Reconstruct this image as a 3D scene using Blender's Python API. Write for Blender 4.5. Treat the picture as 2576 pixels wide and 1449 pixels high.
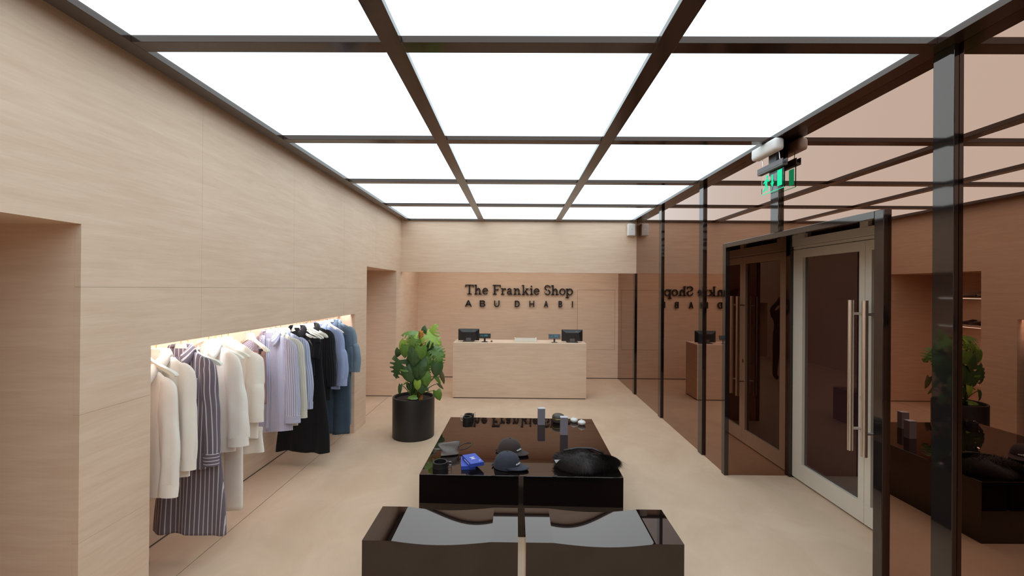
import bpy, bmesh, math, random
from mathutils import Vector, Matrix, Euler

# ------------------------------------------------------------------ scene reset
for o in list(bpy.data.objects):
    bpy.data.objects.remove(o, do_unlink=True)
S = bpy.context.scene
COL = S.collection
PI = math.pi
rnd = random.Random(7)

# ------------------------------------------------------------------ camera
FPX, IW, IH = 1100.0, 2576.0, 1449.0
YAW, PITCH, ROLL = -0.009275, 0.002085, 0.007709
fw = Vector((math.sin(YAW) * math.cos(PITCH), math.cos(YAW) * math.cos(PITCH), math.sin(PITCH)))
rt = Vector((math.cos(YAW), -math.sin(YAW), 0.0))
up = rt.cross(fw)
rt2 = rt * math.cos(ROLL) + up * math.sin(ROLL)
up2 = up * math.cos(ROLL) - rt * math.sin(ROLL)
cam_d = bpy.data.cameras.new('camera')
cam_d.sensor_fit = 'HORIZONTAL'
cam_d.sensor_width = 36.0
cam_d.lens = 36.0 * FPX / IW
cam_d.clip_start = 0.02
cam_d.clip_end = 100
cam = bpy.data.objects.new('camera', cam_d)
COL.objects.link(cam)
R3 = Matrix((rt2, up2, -fw)).transposed()
cam.matrix_world = Matrix.Translation((0, 0, 1.9)) @ R3.to_4x4()
S.camera = cam

# ------------------------------------------------------------------ world, view, lights
W = bpy.data.worlds.new('world')
S.world = W
W.use_nodes = True
W.node_tree.nodes['Background'].inputs[0].default_value = (0.02, 0.016, 0.015, 1)
W.node_tree.nodes['Background'].inputs[1].default_value = 1.0
S.view_settings.view_transform = 'Standard'
S.view_settings.look = 'None'
S.view_settings.gamma = 1.0
S.view_settings.use_curve_mapping = False
S.view_settings.exposure = 0.0
PANEL_EMIT = (1.64, 1.98, 2.15)     # luminous ceiling
LED_EMIT = (0.92, 1.02, 1.12)        # strip over the garment rail
LED_POWER = 42.0

# ------------------------------------------------------------------ materials
MATS = {}

def new_mat(name):
    m = bpy.data.materials.new(name)
    m.use_nodes = True
    nt = m.node_tree
    b = nt.nodes['Principled BSDF']
    MATS[name] = m
    return m, nt, b

def simple(name, col, rough=0.5, metal=0.0, ior=1.5, spec=0.5, coat=0.0, noise=0.0, nscale=30.0, bump=0.0, sheen=0.0, emit=None, estr=0.0):
    m, nt, b = new_mat(name)
    b.inputs['Base Color'].default_value = (*col, 1)
    b.inputs['Roughness'].default_value = rough
    b.inputs['Metallic'].default_value = metal
    b.inputs['IOR'].default_value = ior
    b.inputs['Specular IOR Level'].default_value = spec
    b.inputs['Coat Weight'].default_value = coat
    b.inputs['Sheen Weight'].default_value = sheen
    if emit:
        b.inputs['Emission Color'].default_value = (*emit, 1)
        b.inputs['Emission Strength'].default_value = estr
    if noise > 0 or bump > 0:
        tc = nt.nodes.new('ShaderNodeTexCoord')
        n = nt.nodes.new('ShaderNodeTexNoise')
        n.inputs['Scale'].default_value = nscale
        n.inputs['Detail'].default_value = 4
        nt.links.new(tc.outputs['Object'], n.inputs['Vector'])
        if noise > 0:
            mx = nt.nodes.new('ShaderNodeMix'); mx.data_type = 'RGBA'
            mx.inputs['A'].default_value = (*[c * (1 - noise) for c in col], 1)
            mx.inputs['B'].default_value = (*[min(1, c * (1 + noise)) for c in col], 1)
            nt.links.new(n.outputs['Fac'], mx.inputs['Factor'])
            nt.links.new(mx.outputs['Result'], b.inputs['Base Color'])
        if bump > 0:
            bp = nt.nodes.new('ShaderNodeBump')
            bp.inputs['Strength'].default_value = bump
            bp.inputs['Distance'].default_value = 0.004
            nt.links.new(n.outputs['Fac'], bp.inputs['Height'])
            nt.links.new(bp.outputs['Normal'], b.inputs['Normal'])
    return m

def stone(name, c0, c1, sc, rough=0.55, bump=0.05, dist=1.2):
    """bedded limestone / micro-cement: stretched noise in world space"""
    m, nt, b = new_mat(name)
    g = nt.nodes.new('ShaderNodeNewGeometry')
    mp = nt.nodes.new('ShaderNodeMapping')
    mp.inputs['Scale'].default_value = sc
    nt.links.new(g.outputs['Position'], mp.inputs['Vector'])
    n1 = nt.nodes.new('ShaderNodeTexNoise')
    n1.inputs['Scale'].default_value = 1.0
    n1.inputs['Detail'].default_value = 7
    n1.inputs['Roughness'].default_value = 0.62
    n1.inputs['Distortion'].default_value = dist
    nt.links.new(mp.outputs['Vector'], n1.inputs['Vector'])
    n2 = nt.nodes.new('ShaderNodeTexNoise')
    n2.inputs['Scale'].default_value = 1.3
    n2.inputs['Detail'].default_value = 3
    nt.links.new(g.outputs['Position'], n2.inputs['Vector'])
    ad = nt.nodes.new('ShaderNodeMath'); ad.operation = 'MULTIPLY_ADD'
    ad.inputs[1].default_value = 0.35; 
    nt.links.new(n2.outputs['Fac'], ad.inputs[0]); nt.links.new(n1.outputs['Fac'], ad.inputs[2])
    r = nt.nodes.new('ShaderNodeValToRGB')
    r.color_ramp.elements[0].position = 0.48; r.color_ramp.elements[0].color = (*c0, 1)
    r.color_ramp.elements[1].position = 0.86; r.color_ramp.elements[1].color = (*c1, 1)
    nt.links.new(ad.outputs[0], r.inputs['Fac'])
    nt.links.new(r.outputs['Color'], b.inputs['Base Color'])
    b.inputs['Roughness'].default_value = rough
    b.inputs['Specular IOR Level'].default_value = 0.3
    bp = nt.nodes.new('ShaderNodeBump')
    bp.inputs['Strength'].default_value = bump; bp.inputs['Distance'].default_value = 0.01
    nt.links.new(n1.outputs['Fac'], bp.inputs['Height'])
    nt.links.new(bp.outputs['Normal'], b.inputs['Normal'])
    return m

def fabric(name, base, stripe=None, period=0.02, duty=0.25, rough=0.85, swap=False, weave=0.06):
    """cloth; stripes run in UV metres (u across, v along the garment)"""
    m, nt, b = new_mat(name)
    b.inputs['Roughness'].default_value = rough
    b.inputs['Specular IOR Level'].default_value = 0.2
    b.inputs['Sheen Weight'].default_value = 0.08
    uv = nt.nodes.new('ShaderNodeTexCoord')
    sp = nt.nodes.new('ShaderNodeSeparateXYZ')
    nt.links.new(uv.outputs['UV'], sp.inputs[0])
    n = nt.nodes.new('ShaderNodeTexNoise'); n.inputs['Scale'].default_value = 9.0; n.inputs['Detail'].default_value = 5
    nt.links.new(uv.outputs['Object'], n.inputs['Vector'])
    mx0 = nt.nodes.new('ShaderNodeMix'); mx0.data_type = 'RGBA'
    mx0.inputs['A'].default_value = (*[c * (1 - weave) for c in base], 1)
    mx0.inputs['B'].default_value = (*[min(1, c * (1 + weave)) for c in base], 1)
    nt.links.new(n.outputs['Fac'], mx0.inputs['Factor'])
    out = mx0.outputs['Result']
    if stripe:
        dv = nt.nodes.new('ShaderNodeMath'); dv.operation = 'DIVIDE'; dv.inputs[1].default_value = period
        nt.links.new(sp.outputs['Y' if swap else 'X'], dv.inputs[0])
        fr = nt.nodes.new('ShaderNodeMath'); fr.operation = 'FRACT'
        nt.links.new(dv.outputs[0], fr.inputs[0])
        lt = nt.nodes.new('ShaderNodeMath'); lt.operation = 'LESS_THAN'; lt.inputs[1].default_value = duty
        nt.links.new(fr.outputs[0], lt.inputs[0])
        mx = nt.nodes.new('ShaderNodeMix'); mx.data_type = 'RGBA'
        nt.links.new(lt.outputs[0], mx.inputs['Factor'])
        nt.links.new(out, mx.inputs['A']); mx.inputs['B'].default_value = (*stripe, 1)
        out = mx.outputs['Result']
    nt.links.new(out, b.inputs['Base Color'])
    bp = nt.nodes.new('ShaderNodeBump'); bp.inputs['Strength'].default_value = 0.12; bp.inputs['Distance'].default_value = 0.003
    n3 = nt.nodes.new('ShaderNodeTexNoise'); n3.inputs['Scale'].default_value = 60
    nt.links.new(uv.outputs['Object'], n3.inputs['Vector'])
    nt.links.new(n3.outputs['Fac'], bp.inputs['Height'])
    mp = nt.nodes.new('ShaderNodeMapping'); mp.inputs['Scale'].default_value = (6.0, 6.0, 2.4)
    nt.links.new(uv.outputs['Object'], mp.inputs['Vector'])
    n4 = nt.nodes.new('ShaderNodeTexNoise'); n4.inputs['Scale'].default_value = 1.4; n4.inputs['Detail'].default_value = 0.5; n4.inputs['Distortion'].default_value = 0.5
    nt.links.new(mp.outputs['Vector'], n4.inputs['Vector'])
    b2 = nt.nodes.new('ShaderNodeBump'); b2.inputs['Strength'].default_value = 0.4; b2.inputs['Distance'].default_value = 0.03
    nt.links.new(n4.outputs['Fac'], b2.inputs['Height']); nt.links.new(bp.outputs['Normal'], b2.inputs['Normal'])
    nt.links.new(b2.outputs['Normal'], b.inputs['Normal'])
    return m

def emis(name, col, strength):
    m = bpy.data.materials.new(name); m.use_nodes = True
    nt = m.node_tree
    nt.nodes.remove(nt.nodes['Principled BSDF'])
    e = nt.nodes.new('ShaderNodeEmission')
    e.inputs[0].default_value = (*col, 1); e.inputs[1].default_value = strength
    nt.links.new(e.outputs[0], nt.nodes['Material Output'].inputs[0])
    MATS[name] = m
    return m

stone('wall_stone', (0.725, 0.51, 0.365), (0.81, 0.597, 0.445), (2.6, 2.6, 30.0), bump=0.12, dist=0.35)
stone('floor_cement', (0.62, 0.42, 0.285), (0.71, 0.50, 0.355), (2.2, 1.6, 1.0), rough=0.5, bump=0.02, dist=1.0)
simple('joint_dark', (0.10, 0.075, 0.055), 0.9)
simple('plinth_dark', (0.13, 0.088, 0.062), 0.8)
simple('beam_brown', (0.030, 0.017, 0.013), 0.12, spec=0.6, noise=0.1, nscale=6)
simple('post_black', (0.010, 0.008, 0.008), 0.04, ior=1.75, noise=0.1, nscale=8)
simple('bronze_mirror', (0.325, 0.192, 0.14), 0.0, metal=1.0)
simple('door_paint', (0.66, 0.58, 0.48), 0.35, noise=0.03, nscale=12)
simple('door_glass', (0.034, 0.014, 0.014), 0.01, ior=2.0)
simple('steel_warm', (0.80, 0.73, 0.65), 0.3, metal=1.0)
m, nt, b = new_mat('lacquer')                    # black lacquer whose clear coat has a faint warm tint
nt.nodes.remove(b)
_d = nt.nodes.new('ShaderNodeBsdfDiffuse'); _d.inputs[0].default_value = (0.006, 0.004, 0.004, 1)
_g = nt.nodes.new('ShaderNodeBsdfGlossy'); _g.inputs[0].default_value = (1.0, 0.84, 0.77, 1); _g.inputs['Roughness'].default_value = 0.015
_f = nt.nodes.new('ShaderNodeFresnel'); _f.inputs[0].default_value = 1.70
_m = nt.nodes.new('ShaderNodeMixShader')
nt.links.new(_f.outputs[0], _m.inputs[0]); nt.links.new(_d.outputs[0], _m.inputs[1]); nt.links.new(_g.outputs[0], _m.inputs[2])
nt.links.new(_m.outputs[0], nt.nodes['Material Output'].inputs[0])
simple('sign_brown', (0.018, 0.011, 0.010), 0.35)
simple('pot_black', (0.016, 0.013, 0.013), 0.42, noise=0.1, nscale=20)
simple('soil', (0.030, 0.012, 0.008), 0.95, noise=0.6, nscale=60, bump=1.0)
simple('moss_pole', (0.55, 0.22, 0.035), 0.95, noise=0.45, nscale=70, bump=1.0)
simple('stem_green', (0.10, 0.17, 0.035), 0.5, noise=0.25, nscale=20)
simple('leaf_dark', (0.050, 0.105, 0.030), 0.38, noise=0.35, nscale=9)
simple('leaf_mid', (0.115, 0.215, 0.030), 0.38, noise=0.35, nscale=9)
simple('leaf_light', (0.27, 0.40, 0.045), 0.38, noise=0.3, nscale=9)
simple('leaf_brown', (0.12, 0.10, 0.03), 0.6, noise=0.3, nscale=14)
simple('hanger_cream', (0.80, 0.76, 0.66), 0.42, noise=0.04, nscale=8)
simple('brass', (0.62, 0.45, 0.10), 0.25, metal=1.0)
simple('plastic_black', (0.022, 0.018, 0.018), 0.38, noise=0.08, nscale=25)
simple('plastic_grey', (0.115, 0.095, 0.095), 0.4, noise=0.08, nscale=25)
simple('plastic_white', (0.78, 0.72, 0.68), 0.4, noise=0.03, nscale=15)
simple('paper_white', (0.82, 0.77, 0.68), 0.7, noise=0.03, nscale=15)
simple('screen_dark', (0.018, 0.03, 0.035), 0.15)
emis('screen_cyan', (0.10, 0.45, 0.55), 0.7)
emis('exit_green', (0.03, 0.85, 0.42), 1.0)
simple('leather_black', (0.014, 0.011, 0.011), 0.42, noise=0.25, nscale=50, bump=0.3)
simple('leather_grey', (0.15, 0.115, 0.10), 0.5, noise=0.25, nscale=60, bump=0.4)
simple('leather_olive', (0.060, 0.047, 0.034), 0.42, noise=0.25, nscale=60, bump=0.3)
simple('chrome', (0.75, 0.72, 0.70), 0.15, metal=1.0)
simple('box_blue', (0.035, 0.075, 0.42), 0.45, noise=0.04, nscale=20)
simple('box_lilac', (0.22, 0.19, 0.22), 0.6, noise=0.06, nscale=30)
simple('lid_lilac', (0.55, 0.51, 0.54), 0.6, noise=0.04, nscale=30)
simple('ceramic_white', (0.78, 0.72, 0.68), 0.25, noise=0.03, nscale=10)
simple('cap_navy', (0.034, 0.034, 0.050), 0.9, noise=0.25, nscale=70, bump=0.4, sheen=0.05)
simple('cap_brown', (0.042, 0.024, 0.021), 0.9, noise=0.25, nscale=70, bump=0.4, sheen=0.05)
simple('thread_white', (0.8, 0.78, 0.76), 0.8)
simple('fur_black', (0.040, 0.028, 0.025), 0.6, noise=0.3, nscale=40)
simple('cable_black', (0.012, 0.010, 0.010), 0.5)
simple('shoe_dark', (0.05, 0.032, 0.026), 0.5, noise=0.2, nscale=40)
simple('shoe_cream', (0.55, 0.45, 0.36), 0.55, noise=0.1, nscale=40)
simple('skin', (0.45, 0.25, 0.17), 0.5, noise=0.08, nscale=20)
simple('hair_dark', (0.012, 0.008, 0.007), 0.6, noise=0.3, nscale=60)
simple('cloth_black', (0.012, 0.011, 0.012), 0.9, noise=0.2, nscale=40)
CREAM = (0.93, 0.835, 0.745)
fabric('cream_cotton', CREAM)
fabric('cream_wool', (0.91, 0.81, 0.715))
fabric('stripe_plum', (0.165, 0.132, 0.158), (0.62, 0.55, 0.56), 0.028, 0.2)
fabric('stripe_plum_cross', (0.165, 0.132, 0.158), (0.62, 0.55, 0.56), 0.022, 0.25, swap=True)
fabric('stripe_lilac', (0.35, 0.35, 0.50), (0.66, 0.63, 0.70), 0.013, 0.4)
fabric('stripe_lilac_cross', (0.35, 0.35, 0.50), (0.66, 0.63, 0.70), 0.013, 0.4, swap=True)
fabric('stripe_sand', (0.72, 0.66, 0.55), (0.50, 0.44, 0.38), 0.016, 0.2)
fabric('stripe_sand_cross', (0.72, 0.66, 0.55), (0.50, 0.44, 0.38), 0.016, 0.2, swap=True)
fabric('stripe_ice', (0.36, 0.38, 0.54), (0.58, 0.59, 0.70), 0.018, 0.35)
fabric('mauve', (0.28, 0.16, 0.145))
fabric('black_cloth', (0.011, 0.010, 0.012))
fabric('black_pinstripe', (0.011, 0.010, 0.012), (0.05, 0.042, 0.045), 0.02, 0.12)
fabric('pale_blue', (0.36, 0.41, 0.62))
fabric('denim_dark', (0.055, 0.080, 0.115), weave=0.25)
fabric('denim_mid', (0.11, 0.145, 0.20), weave=0.2)
fabric('denim_light', (0.21, 0.265, 0.32), weave=0.2)
for _n in ('post_black', 'beam_brown'):
    MATS[_n].node_tree.nodes['Principled BSDF'].inputs['Specular Tint'].default_value = (1.0, 0.80, 0.70, 1)
emis('panel_glow', PANEL_EMIT, 1.0)
emis('led_soft', (1.0, 1.0, 1.0), 6.5)
emis('wash_glow', (1.0, 1.05, 1.02), 2.3)
emis('led_glow', LED_EMIT, LED_POWER)
# clear acrylic of the exit blade
m, nt, b = new_mat('acrylic')
b.inputs['Base Color'].default_value = (0.92, 0.97, 0.95, 1)
b.inputs['Transmission Weight'].default_value = 1.0
b.inputs['Roughness'].default_value = 0.02
b.inputs['IOR'].default_value = 1.15

# ------------------------------------------------------------------ mesh helpers
class MB:
    def __init__(s):
        s.v = []; s.f = []; s.uv = {}
    def add(s, p, uv=None):
        s.v.append(tuple(p)); i = len(s.v) - 1
        if uv is not None: s.uv[i] = uv
        return i
    def box(s, x0, x1, y0, y1, z0, z1):
        b = len(s.v)
        for x in (x0, x1):
            for y in (y0, y1):
                for z in (z0, z1):
                    s.v.append((x, y, z))
        for q in ((0, 1, 3, 2), (4, 6, 7, 5), (0, 4, 5, 1), (2, 3, 7, 6), (0, 2, 6, 4), (1, 5, 7, 3)):
            s.f.append(tuple(b + i for i in q))
        return s
    def grid(s, rows, close_u=False, close_v=False, uvs=None):
        """rows: list of equal-length point lists"""
        nr, nc = len(rows), len(rows[0])
        b = len(s.v)
        for i, r in enumerate(rows):
            for j, p in enumerate(r):
                s.add(p, uvs[i][j] if uvs else None)
        for i in range(nr - 1 + (1 if close_v else 0)):
            for j in range(nc - 1 + (1 if close_u else 0)):
                s.f.append((b + i * nc + j, b + i * nc + (j + 1) % nc, b + ((i + 1) % nr) * nc + (j + 1) % nc, b + ((i + 1) % nr) * nc + j))
        return b
    def fan(s, idx):
        s.f.append(tuple(idx))
    def lathe(s, prof, n=32, c=(0, 0, 0), cap0=False, cap1=False):
        rows = []
        for r, z in prof:
            rows.append([(c[0] + r * math.cos(2 * PI * k / n), c[1] + r * math.sin(2 * PI * k / n), c[2] + z) for k in range(n)])
        b = s.grid(rows, close_u=True)
        if cap0: s.f.append(tuple(b + k for k in reversed(range(n))))
        if cap1: s.f.append(tuple(b + (len(prof) - 1) * n + k for k in range(n)))
        return s
    def tube(s, pts, rad, n=8, caps=True):
        pts = [Vector(p) for p in pts]
        rows = []
        ref = Vector((0.13, 0.31, 0.94))
        for i, p in enumerate(pts):
            d = (pts[min(i + 1, len(pts) - 1)] - pts[max(i - 1, 0)])
            if d.length < 1e-9: d = Vector((0, 0, 1))
            d.normalize()
            a = d.cross(ref)
            if a.length < 1e-3: a = d.cross(Vector((1, 0, 0)))
            a.normalize(); bb = d.cross(a)
            r = rad[i] if isinstance(rad, (list, tuple)) else rad
            rows.append([p + (a * math.cos(2 * PI * k / n) + bb * math.sin(2 * PI * k / n)) * r for k in range(n)])
        b = s.grid(rows, close_u=True)
        if caps:
            s.f.append(tuple(b + k for k in reversed(range(n))))
            s.f.append(tuple(b + (len(rows) - 1) * n + k for k in range(n)))
        return s
    def prism(s, poly, axis, a, bq):
        """extrude 2-D polygon (list of (u,v)) along axis between a and b"""
        def P(u, v, w):
            return (w, u, v) if axis == 'x' else (u, w, v) if axis == 'y' else (u, v, w)
        n = len(poly); b = len(s.v)
        for w in (a, bq):
            for u, v in poly: s.v.append(P(u, v, w))
        s.f.append(tuple(b + k for k in range(n)))
        s.f.append(tuple(b + n + k for k in reversed(range(n))))
        for k in range(n):
            s.f.append((b + k, b + n + k, b + n + (k + 1) % n, b + (k + 1) % n))
        return s
    def build(s, name, mat, parent=None, smooth=False, loc=None, rot=None, bevel=0, sub=0, solid=0, angle=None):
        me = bpy.data.meshes.new(name)
        me.from_pydata(s.v, [], s.f)
        if s.uv:
            l = me.uv_layers.new(name='UVMap')
            for lp in me.loops:
                l.data[lp.index].uv = s.uv.get(lp.vertex_index, (0, 0))
        bm = bmesh.new(); bm.from_mesh(me)
        bmesh.ops.recalc_face_normals(bm, faces=bm.faces)
        if bevel:
            eds = [e for e in bm.edges if len(e.link_faces) == 2 and e.calc_face_angle(0) > 0.6]
            bmesh.ops.bevel(bm, geom=eds, offset=bevel, segments=2, profile=0.5, affect='EDGES')
        bm.to_mesh(me); bm.free()
        me.materials.append(MATS[mat] if isinstance(mat, str) else mat)
        o = bpy.data.objects.new(name, me)
        COL.objects.link(o)
        if parent is not None: o.parent = parent
        if loc is not None: o.location = loc
        if rot is not None: o.rotation_euler = rot
        if smooth:
            for p in me.polygons: p.use_smooth = True
            if angle: 
                try: me.set_sharp_from_angle(angle=angle)
                except Exception: pass
        if solid:
            md = o.modifiers.new('thickness', 'SOLIDIFY'); md.thickness = solid; md.offset = 0
        if sub:
            md = o.modifiers.new('subsurf', 'SUBSURF'); md.levels = sub; md.render_levels = sub
        return o

def tag(o, label=None, cat=None, group=None, kind=None):
    if label: o['label'] = label
    if cat: o['category'] = cat
    if group: o['group'] = group
    if kind: o['kind'] = kind
    return o

def empty(name, loc=(0, 0, 0), rz=0.0):
    o = bpy.data.objects.new(name, None)
    o.empty_display_size = 0.1
    COL.objects.link(o)
    o.location = loc; o.rotation_euler = (0, 0, rz)
    return o

def thing(name, label, cat, loc=(0, 0, 0), rz=0.0, group=None):
    return tag(empty(name, loc, rz), label, cat, group)

def copy_tree(o, parent=None):
    c = o.copy(); COL.objects.link(c); c.parent = parent
    for ch in list(o.children):
        copy_tree(ch, c)
    return c

# ------------------------------------------------------------------ room dimensions (metres)
XL, XR = -2.10, 2.178            # stone wall, bronze mirror wall
ZC = 3.128                       # underside of the ceiling grid
ZP = 3.165                       # luminous panels
YB = 7.95                        # bulkhead face
YW = 9.34                        # back wall
YF = -3.55                       # wall behind the camera
ZS = 2.197                       # bulkhead soffit
XD = 2.83                        # door plane in the recess
YJ0, YJ1 = 2.64, 4.53            # door recess
G = 0.0012                       # stone joint

def rect_sub(r, holes):
    """rectangle minus axis-aligned holes -> list of rectangles"""
    out = [r]
    for h in holes:
        nx = []
        for (a0, b0, a1, b1) in out:
            c0, d0, c1, d1 = max(a0, h[0]), max(b0, h[1]), min(a1, h[2]), min(b1, h[3])
            if c0 >= c1 or d0 >= d1:
                nx.append((a0, b0, a1, b1)); continue
            if d0 > b0: nx.append((a0, b0, a1, d0))
            if d1 < b1: nx.append((a0, d1, a1, b1))
            if c0 > a0: nx.append((a0, d0, c0, d1))
            if c1 < a1: nx.append((c1, d0, a1, d1))
        out = nx
    return out

def clad(parent, axis, face, back, us, vs, holes, mat='wall_stone'):
    """stone panels between joint lines us x vs on plane axis=face, thickness to back"""
    for i in range(len(us) - 1):
        for j in range(len(vs) - 1):
            r = (us[i] + (G / 2 if i else 0), vs[j] + (G / 2 if j else 0), us[i + 1] - (G / 2 if i < len(us) - 2 else 0), vs[j + 1] - (G / 2 if j < len(vs) - 2 else 0))
            rs = [q for q in rect_sub(r, holes) if q[2] - q[0] > 0.004 and q[3] - q[1] > 0.004]
            if not rs: continue
            mb = MB()
            for (a0, b0, a1, b1) in rs:
                lo, hi = min(face, back), max(face, back)
                if axis == 'x': mb.box(lo, hi, a0, a1, b0, b1)
                else: mb.box(a0, a1, lo, hi, b0, b1)
            mb.build('stone_panel', mat, parent)

# ================================================================== STRUCTURE
# ---- floor: two slabs with a dark joint running along the stone wall
fl = MB().box(-5.0, 3.4, YF - 0.3, YW + 0.3, -0.12, -0.03).build('floor', 'joint_dark')
tag(fl, 'pale beige seamless cement floor with a dark joint along the stone wall', 'floor', kind='structure')
JX = -2.215
MB().box(JX + 0.004, 3.4, YF - 0.3, YW + 0.3, -0.03, 0).build('floor_slab', 'floor_cement', fl)
MB().box(-5.0, JX - 0.004, YF - 0.3, YW + 0.3, -0.03, 0).build('floor_slab', 'floor_cement', fl)

# ---- left stone wall with near alcove, rail niche and far alcove
NA = (1.05, 2.09, 2.197)         # near alcove y0,y1,top; y0 is unseen, kept narrow to let in less light
NN = (2.50, 5.69, 1.557)         # rail niche
FA = (6.13, 7.65, 2.200)         # far alcove
holesL = [(NA[0], -1, NA[1], NA[2]), (NN[0], -1, NN[1], NN[2]), (FA[0], -1, FA[1], FA[2])]
wl = empty('wall_left')
tag(wl, 'pale beige limestone wall with a clothes rail niche and two tall alcoves', 'wall', kind='structure')
usL = [YF, -1.95, -0.73, 0.48, 1.69, 2.90, 4.11, 5.31, 6.52, YW]
vsL = [0.0, 0.655, 1.275, 1.893, 3.30]
clad(wl, 'x', XL, XL - 0.03, usL, vsL, holesL)
mb = MB()
for (a0, b0, a1, b1) in rect_sub((YF, 0, YW, 3.3), holesL):
    mb.box(XL - 0.06, XL - 0.0305, a0, a1, b0, b1)
mb.build('backing', 'wall_stone', wl)
XNB = -2.645                     # back of the rail niche
# rail niche lining: back, ends, pocket above the opening
mb = MB()
mb.box(XNB - 0.03, XNB, NN[0] - 0.03, NN[1] + 0.03, 0.012, 1.78)
mb.box(XNB, XL - 0.0602, NN[1], NN[1] + 0.03, 0.012, 1.78)
mb.box(XNB, XL - 0.0602, NN[0] - 0.03, NN[0], 0.012, 1.78)
mb.box(XNB, XL - 0.06, NN[0], NN[1], 1.75, 1.78)
mb.build('niche_lining', 'wall_stone', wl)
mb = MB(); mb.box(XNB - 0.02, XNB + 0.0008, NN[0], NN[1], 0, 0.012)
mb.box(XNB, XL - 0.0602, NN[1] - 0.0008, NN[1] + 0.02, 0, 0.012)
mb.build('shadow_gap', 'plinth_dark', wl)
# near alcove: unseen depth and near side shaped to darken its far face
XA1 = -4.6
mb = MB()
mb.box(XA1, XL - 0.0602, NA[1], NA[1] + 0.03, 0.0, NA[2] + 0.03)
mb.box(XA1, XL - 0.0602, NA[0] - 0.03, NA[0], 0.0, NA[2] + 0.03)
mb.box(XA1 - 0.03, XA1, NA[0] - 0.03, NA[1] + 0.03, 0.0, NA[2] + 0.03)
mb.box(XA1, XL - 0.0602, NA[0], NA[1], NA[2], NA[2] + 0.03)
mb.build('alcove_lining', 'wall_stone', wl)
# far alcove
XA2 = -2.85
mb = MB()
mb.box(XA2, XL - 0.0602, FA[1], FA[1] + 0.03, 0.014, FA[2] + 0.03)
mb.box(XA2, XL - 0.0602, FA[0] - 0.03, FA[0], 0.014, FA[2] + 0.03)
mb.box(XA2 - 0.03, XA2, FA[0] - 0.03, FA[1] + 0.03, 0.014, FA[2] + 0.03)
mb.box(XA2, XL - 0.0602, FA[0], FA[1], FA[2], FA[2] + 0.03)
mb.build('alcove_lining', 'wall_stone', wl)
mb = MB(); mb.box(XA2, XL - 0.0602, FA[1] - 0.0008, FA[1] + 0.02, 0, 0.014)
mb.box(XA2 - 0.02, XA2 + 0.0008, FA[0], FA[1], 0, 0.014)
mb.build('shadow_gap', 'plinth_dark', wl)

# ---- bulkhead over the desk and back wall
wb = empty('wall_bulkhead', (0, YB, ZS))
tag(wb, 'beige limestone bulkhead across the room above the cash desk', 'wall', kind='structure')
ob = MB().box(XL, XR, 0, 0.04, 0, 3.3 - ZS).build('bulkhead_face', 'wall_stone', wb)
MB().box(XL, XR, 0.04, 0.08, 0, 0.46).build('bulkhead_back', 'wall_stone', wb)
MB().box(XL - 0.2, XR + 0.02, 0.04, YW - YB + 0.03, 0.46, 0.50).build('raised_ceiling', 'wall_stone', wb)
MB().box(XL + 0.2, XR - 0.2, 0.14, 0.80, 0.43, 0.455).build('light_panel', 'wash_glow', wb)
wk = empty('wall_back')
tag(wk, 'beige limestone back wall with a flush hatch, behind the cash desk', 'wall', kind='structure')
HT = (1.313, 0.625, 2.105, 1.888)    # flush hatch x0,z0,x1,z1
mb = MB()
for q in rect_sub((XL - 0.2, 0.018, XR + 0.02, ZS + 0.46), [(HT[0] - 0.004, HT[1] - 0.004, HT[2] + 0.004, HT[3] + 0.004)]):
    mb.box(q[0], q[2], YW, YW + 0.03, q[1], q[3])
mb.build('stone_face', 'wall_stone', wk)
MB().box(HT[0], HT[2], YW, YW + 0.03, HT[1], HT[3]).build('hatch_panel', 'wall_stone', wk)
MB().box(XL - 0.2, XR + 0.02, YW + 0.031, YW + 0.06, 0, ZS + 0.46).build('backing', 'joint_dark', wk)
MB().box(XL, XR, YW - 0.001, YW + 0.02, 0, 0.018).build('shadow_gap', 'plinth_dark', wk)

# ---- wall behind the camera, with its own rail niche (seen in the door glass)
wf = empty('wall_front')
tag(wf, 'beige limestone wall behind the viewpoint with a hanging niche', 'wall', kind='structure')
holesF = [(-1.5, -1, 1.7, 1.557)]
mb = MB()
for q in rect_sub((-3.5, 0, 3.4, 3.3), holesF):
    mb.box(q[0], q[2], YF - 0.03, YF, q[1], q[3])
mb.box(-1.53, 1.73, YF - 0.58, YF - 0.55, 0, 1.7)
mb.box(-1.53, -1.5, YF - 0.55, YF - 0.03, 0, 1.7)
mb.box(1.7, 1.73, YF - 0.55, YF - 0.03, 0, 1.7)
mb.box(-1.5, 1.7, YF - 0.55, YF - 0.03, 1.67, 1.7)
mb.build('stone_face', 'wall_stone', wf)

# ---- luminous ceiling: slab, dark glossy grid beams, glowing panels
ce = MB().box(-3.5, 3.4, YF - 0.2, YW + 0.2, 3.30, 3.42).build('ceiling', 'joint_dark')
tag(ce, 'luminous ceiling of white panels in a dark brown grid', 'ceiling', kind='structure')
BX = [(-2.049, -1.946), (-0.685, -0.583), (0.6955, 0.7975), (2.075, XR - 0.0005)]
CY = [(2.179 + 1.432 * k, 2.275 + 1.432 * k) for k in range(-4, 4)]
YEND = (7.905, YB - 0.0005)
for (a, b_) in BX:
    MB().box(a, b_, YF + 0.002, YB - 0.001, ZC, ZC + 0.03).build('grid_beam', 'beam_brown', ce, bevel=0.0015)
for (a, b_) in CY + [YEND]:
    for i in range(3):
        MB().box(BX[i][1] + 0.0005, BX[i + 1][0] - 0.0005, a, b_, ZC, ZC + 0.03).build('grid_beam', 'beam_brown', ce, bevel=0.0015)
rows = [(YF, CY[0][0])] + [(CY[k][1], CY[k + 1][0]) for k in range(len(CY) - 1)] + [(CY[-1][1], YEND[0])]
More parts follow.
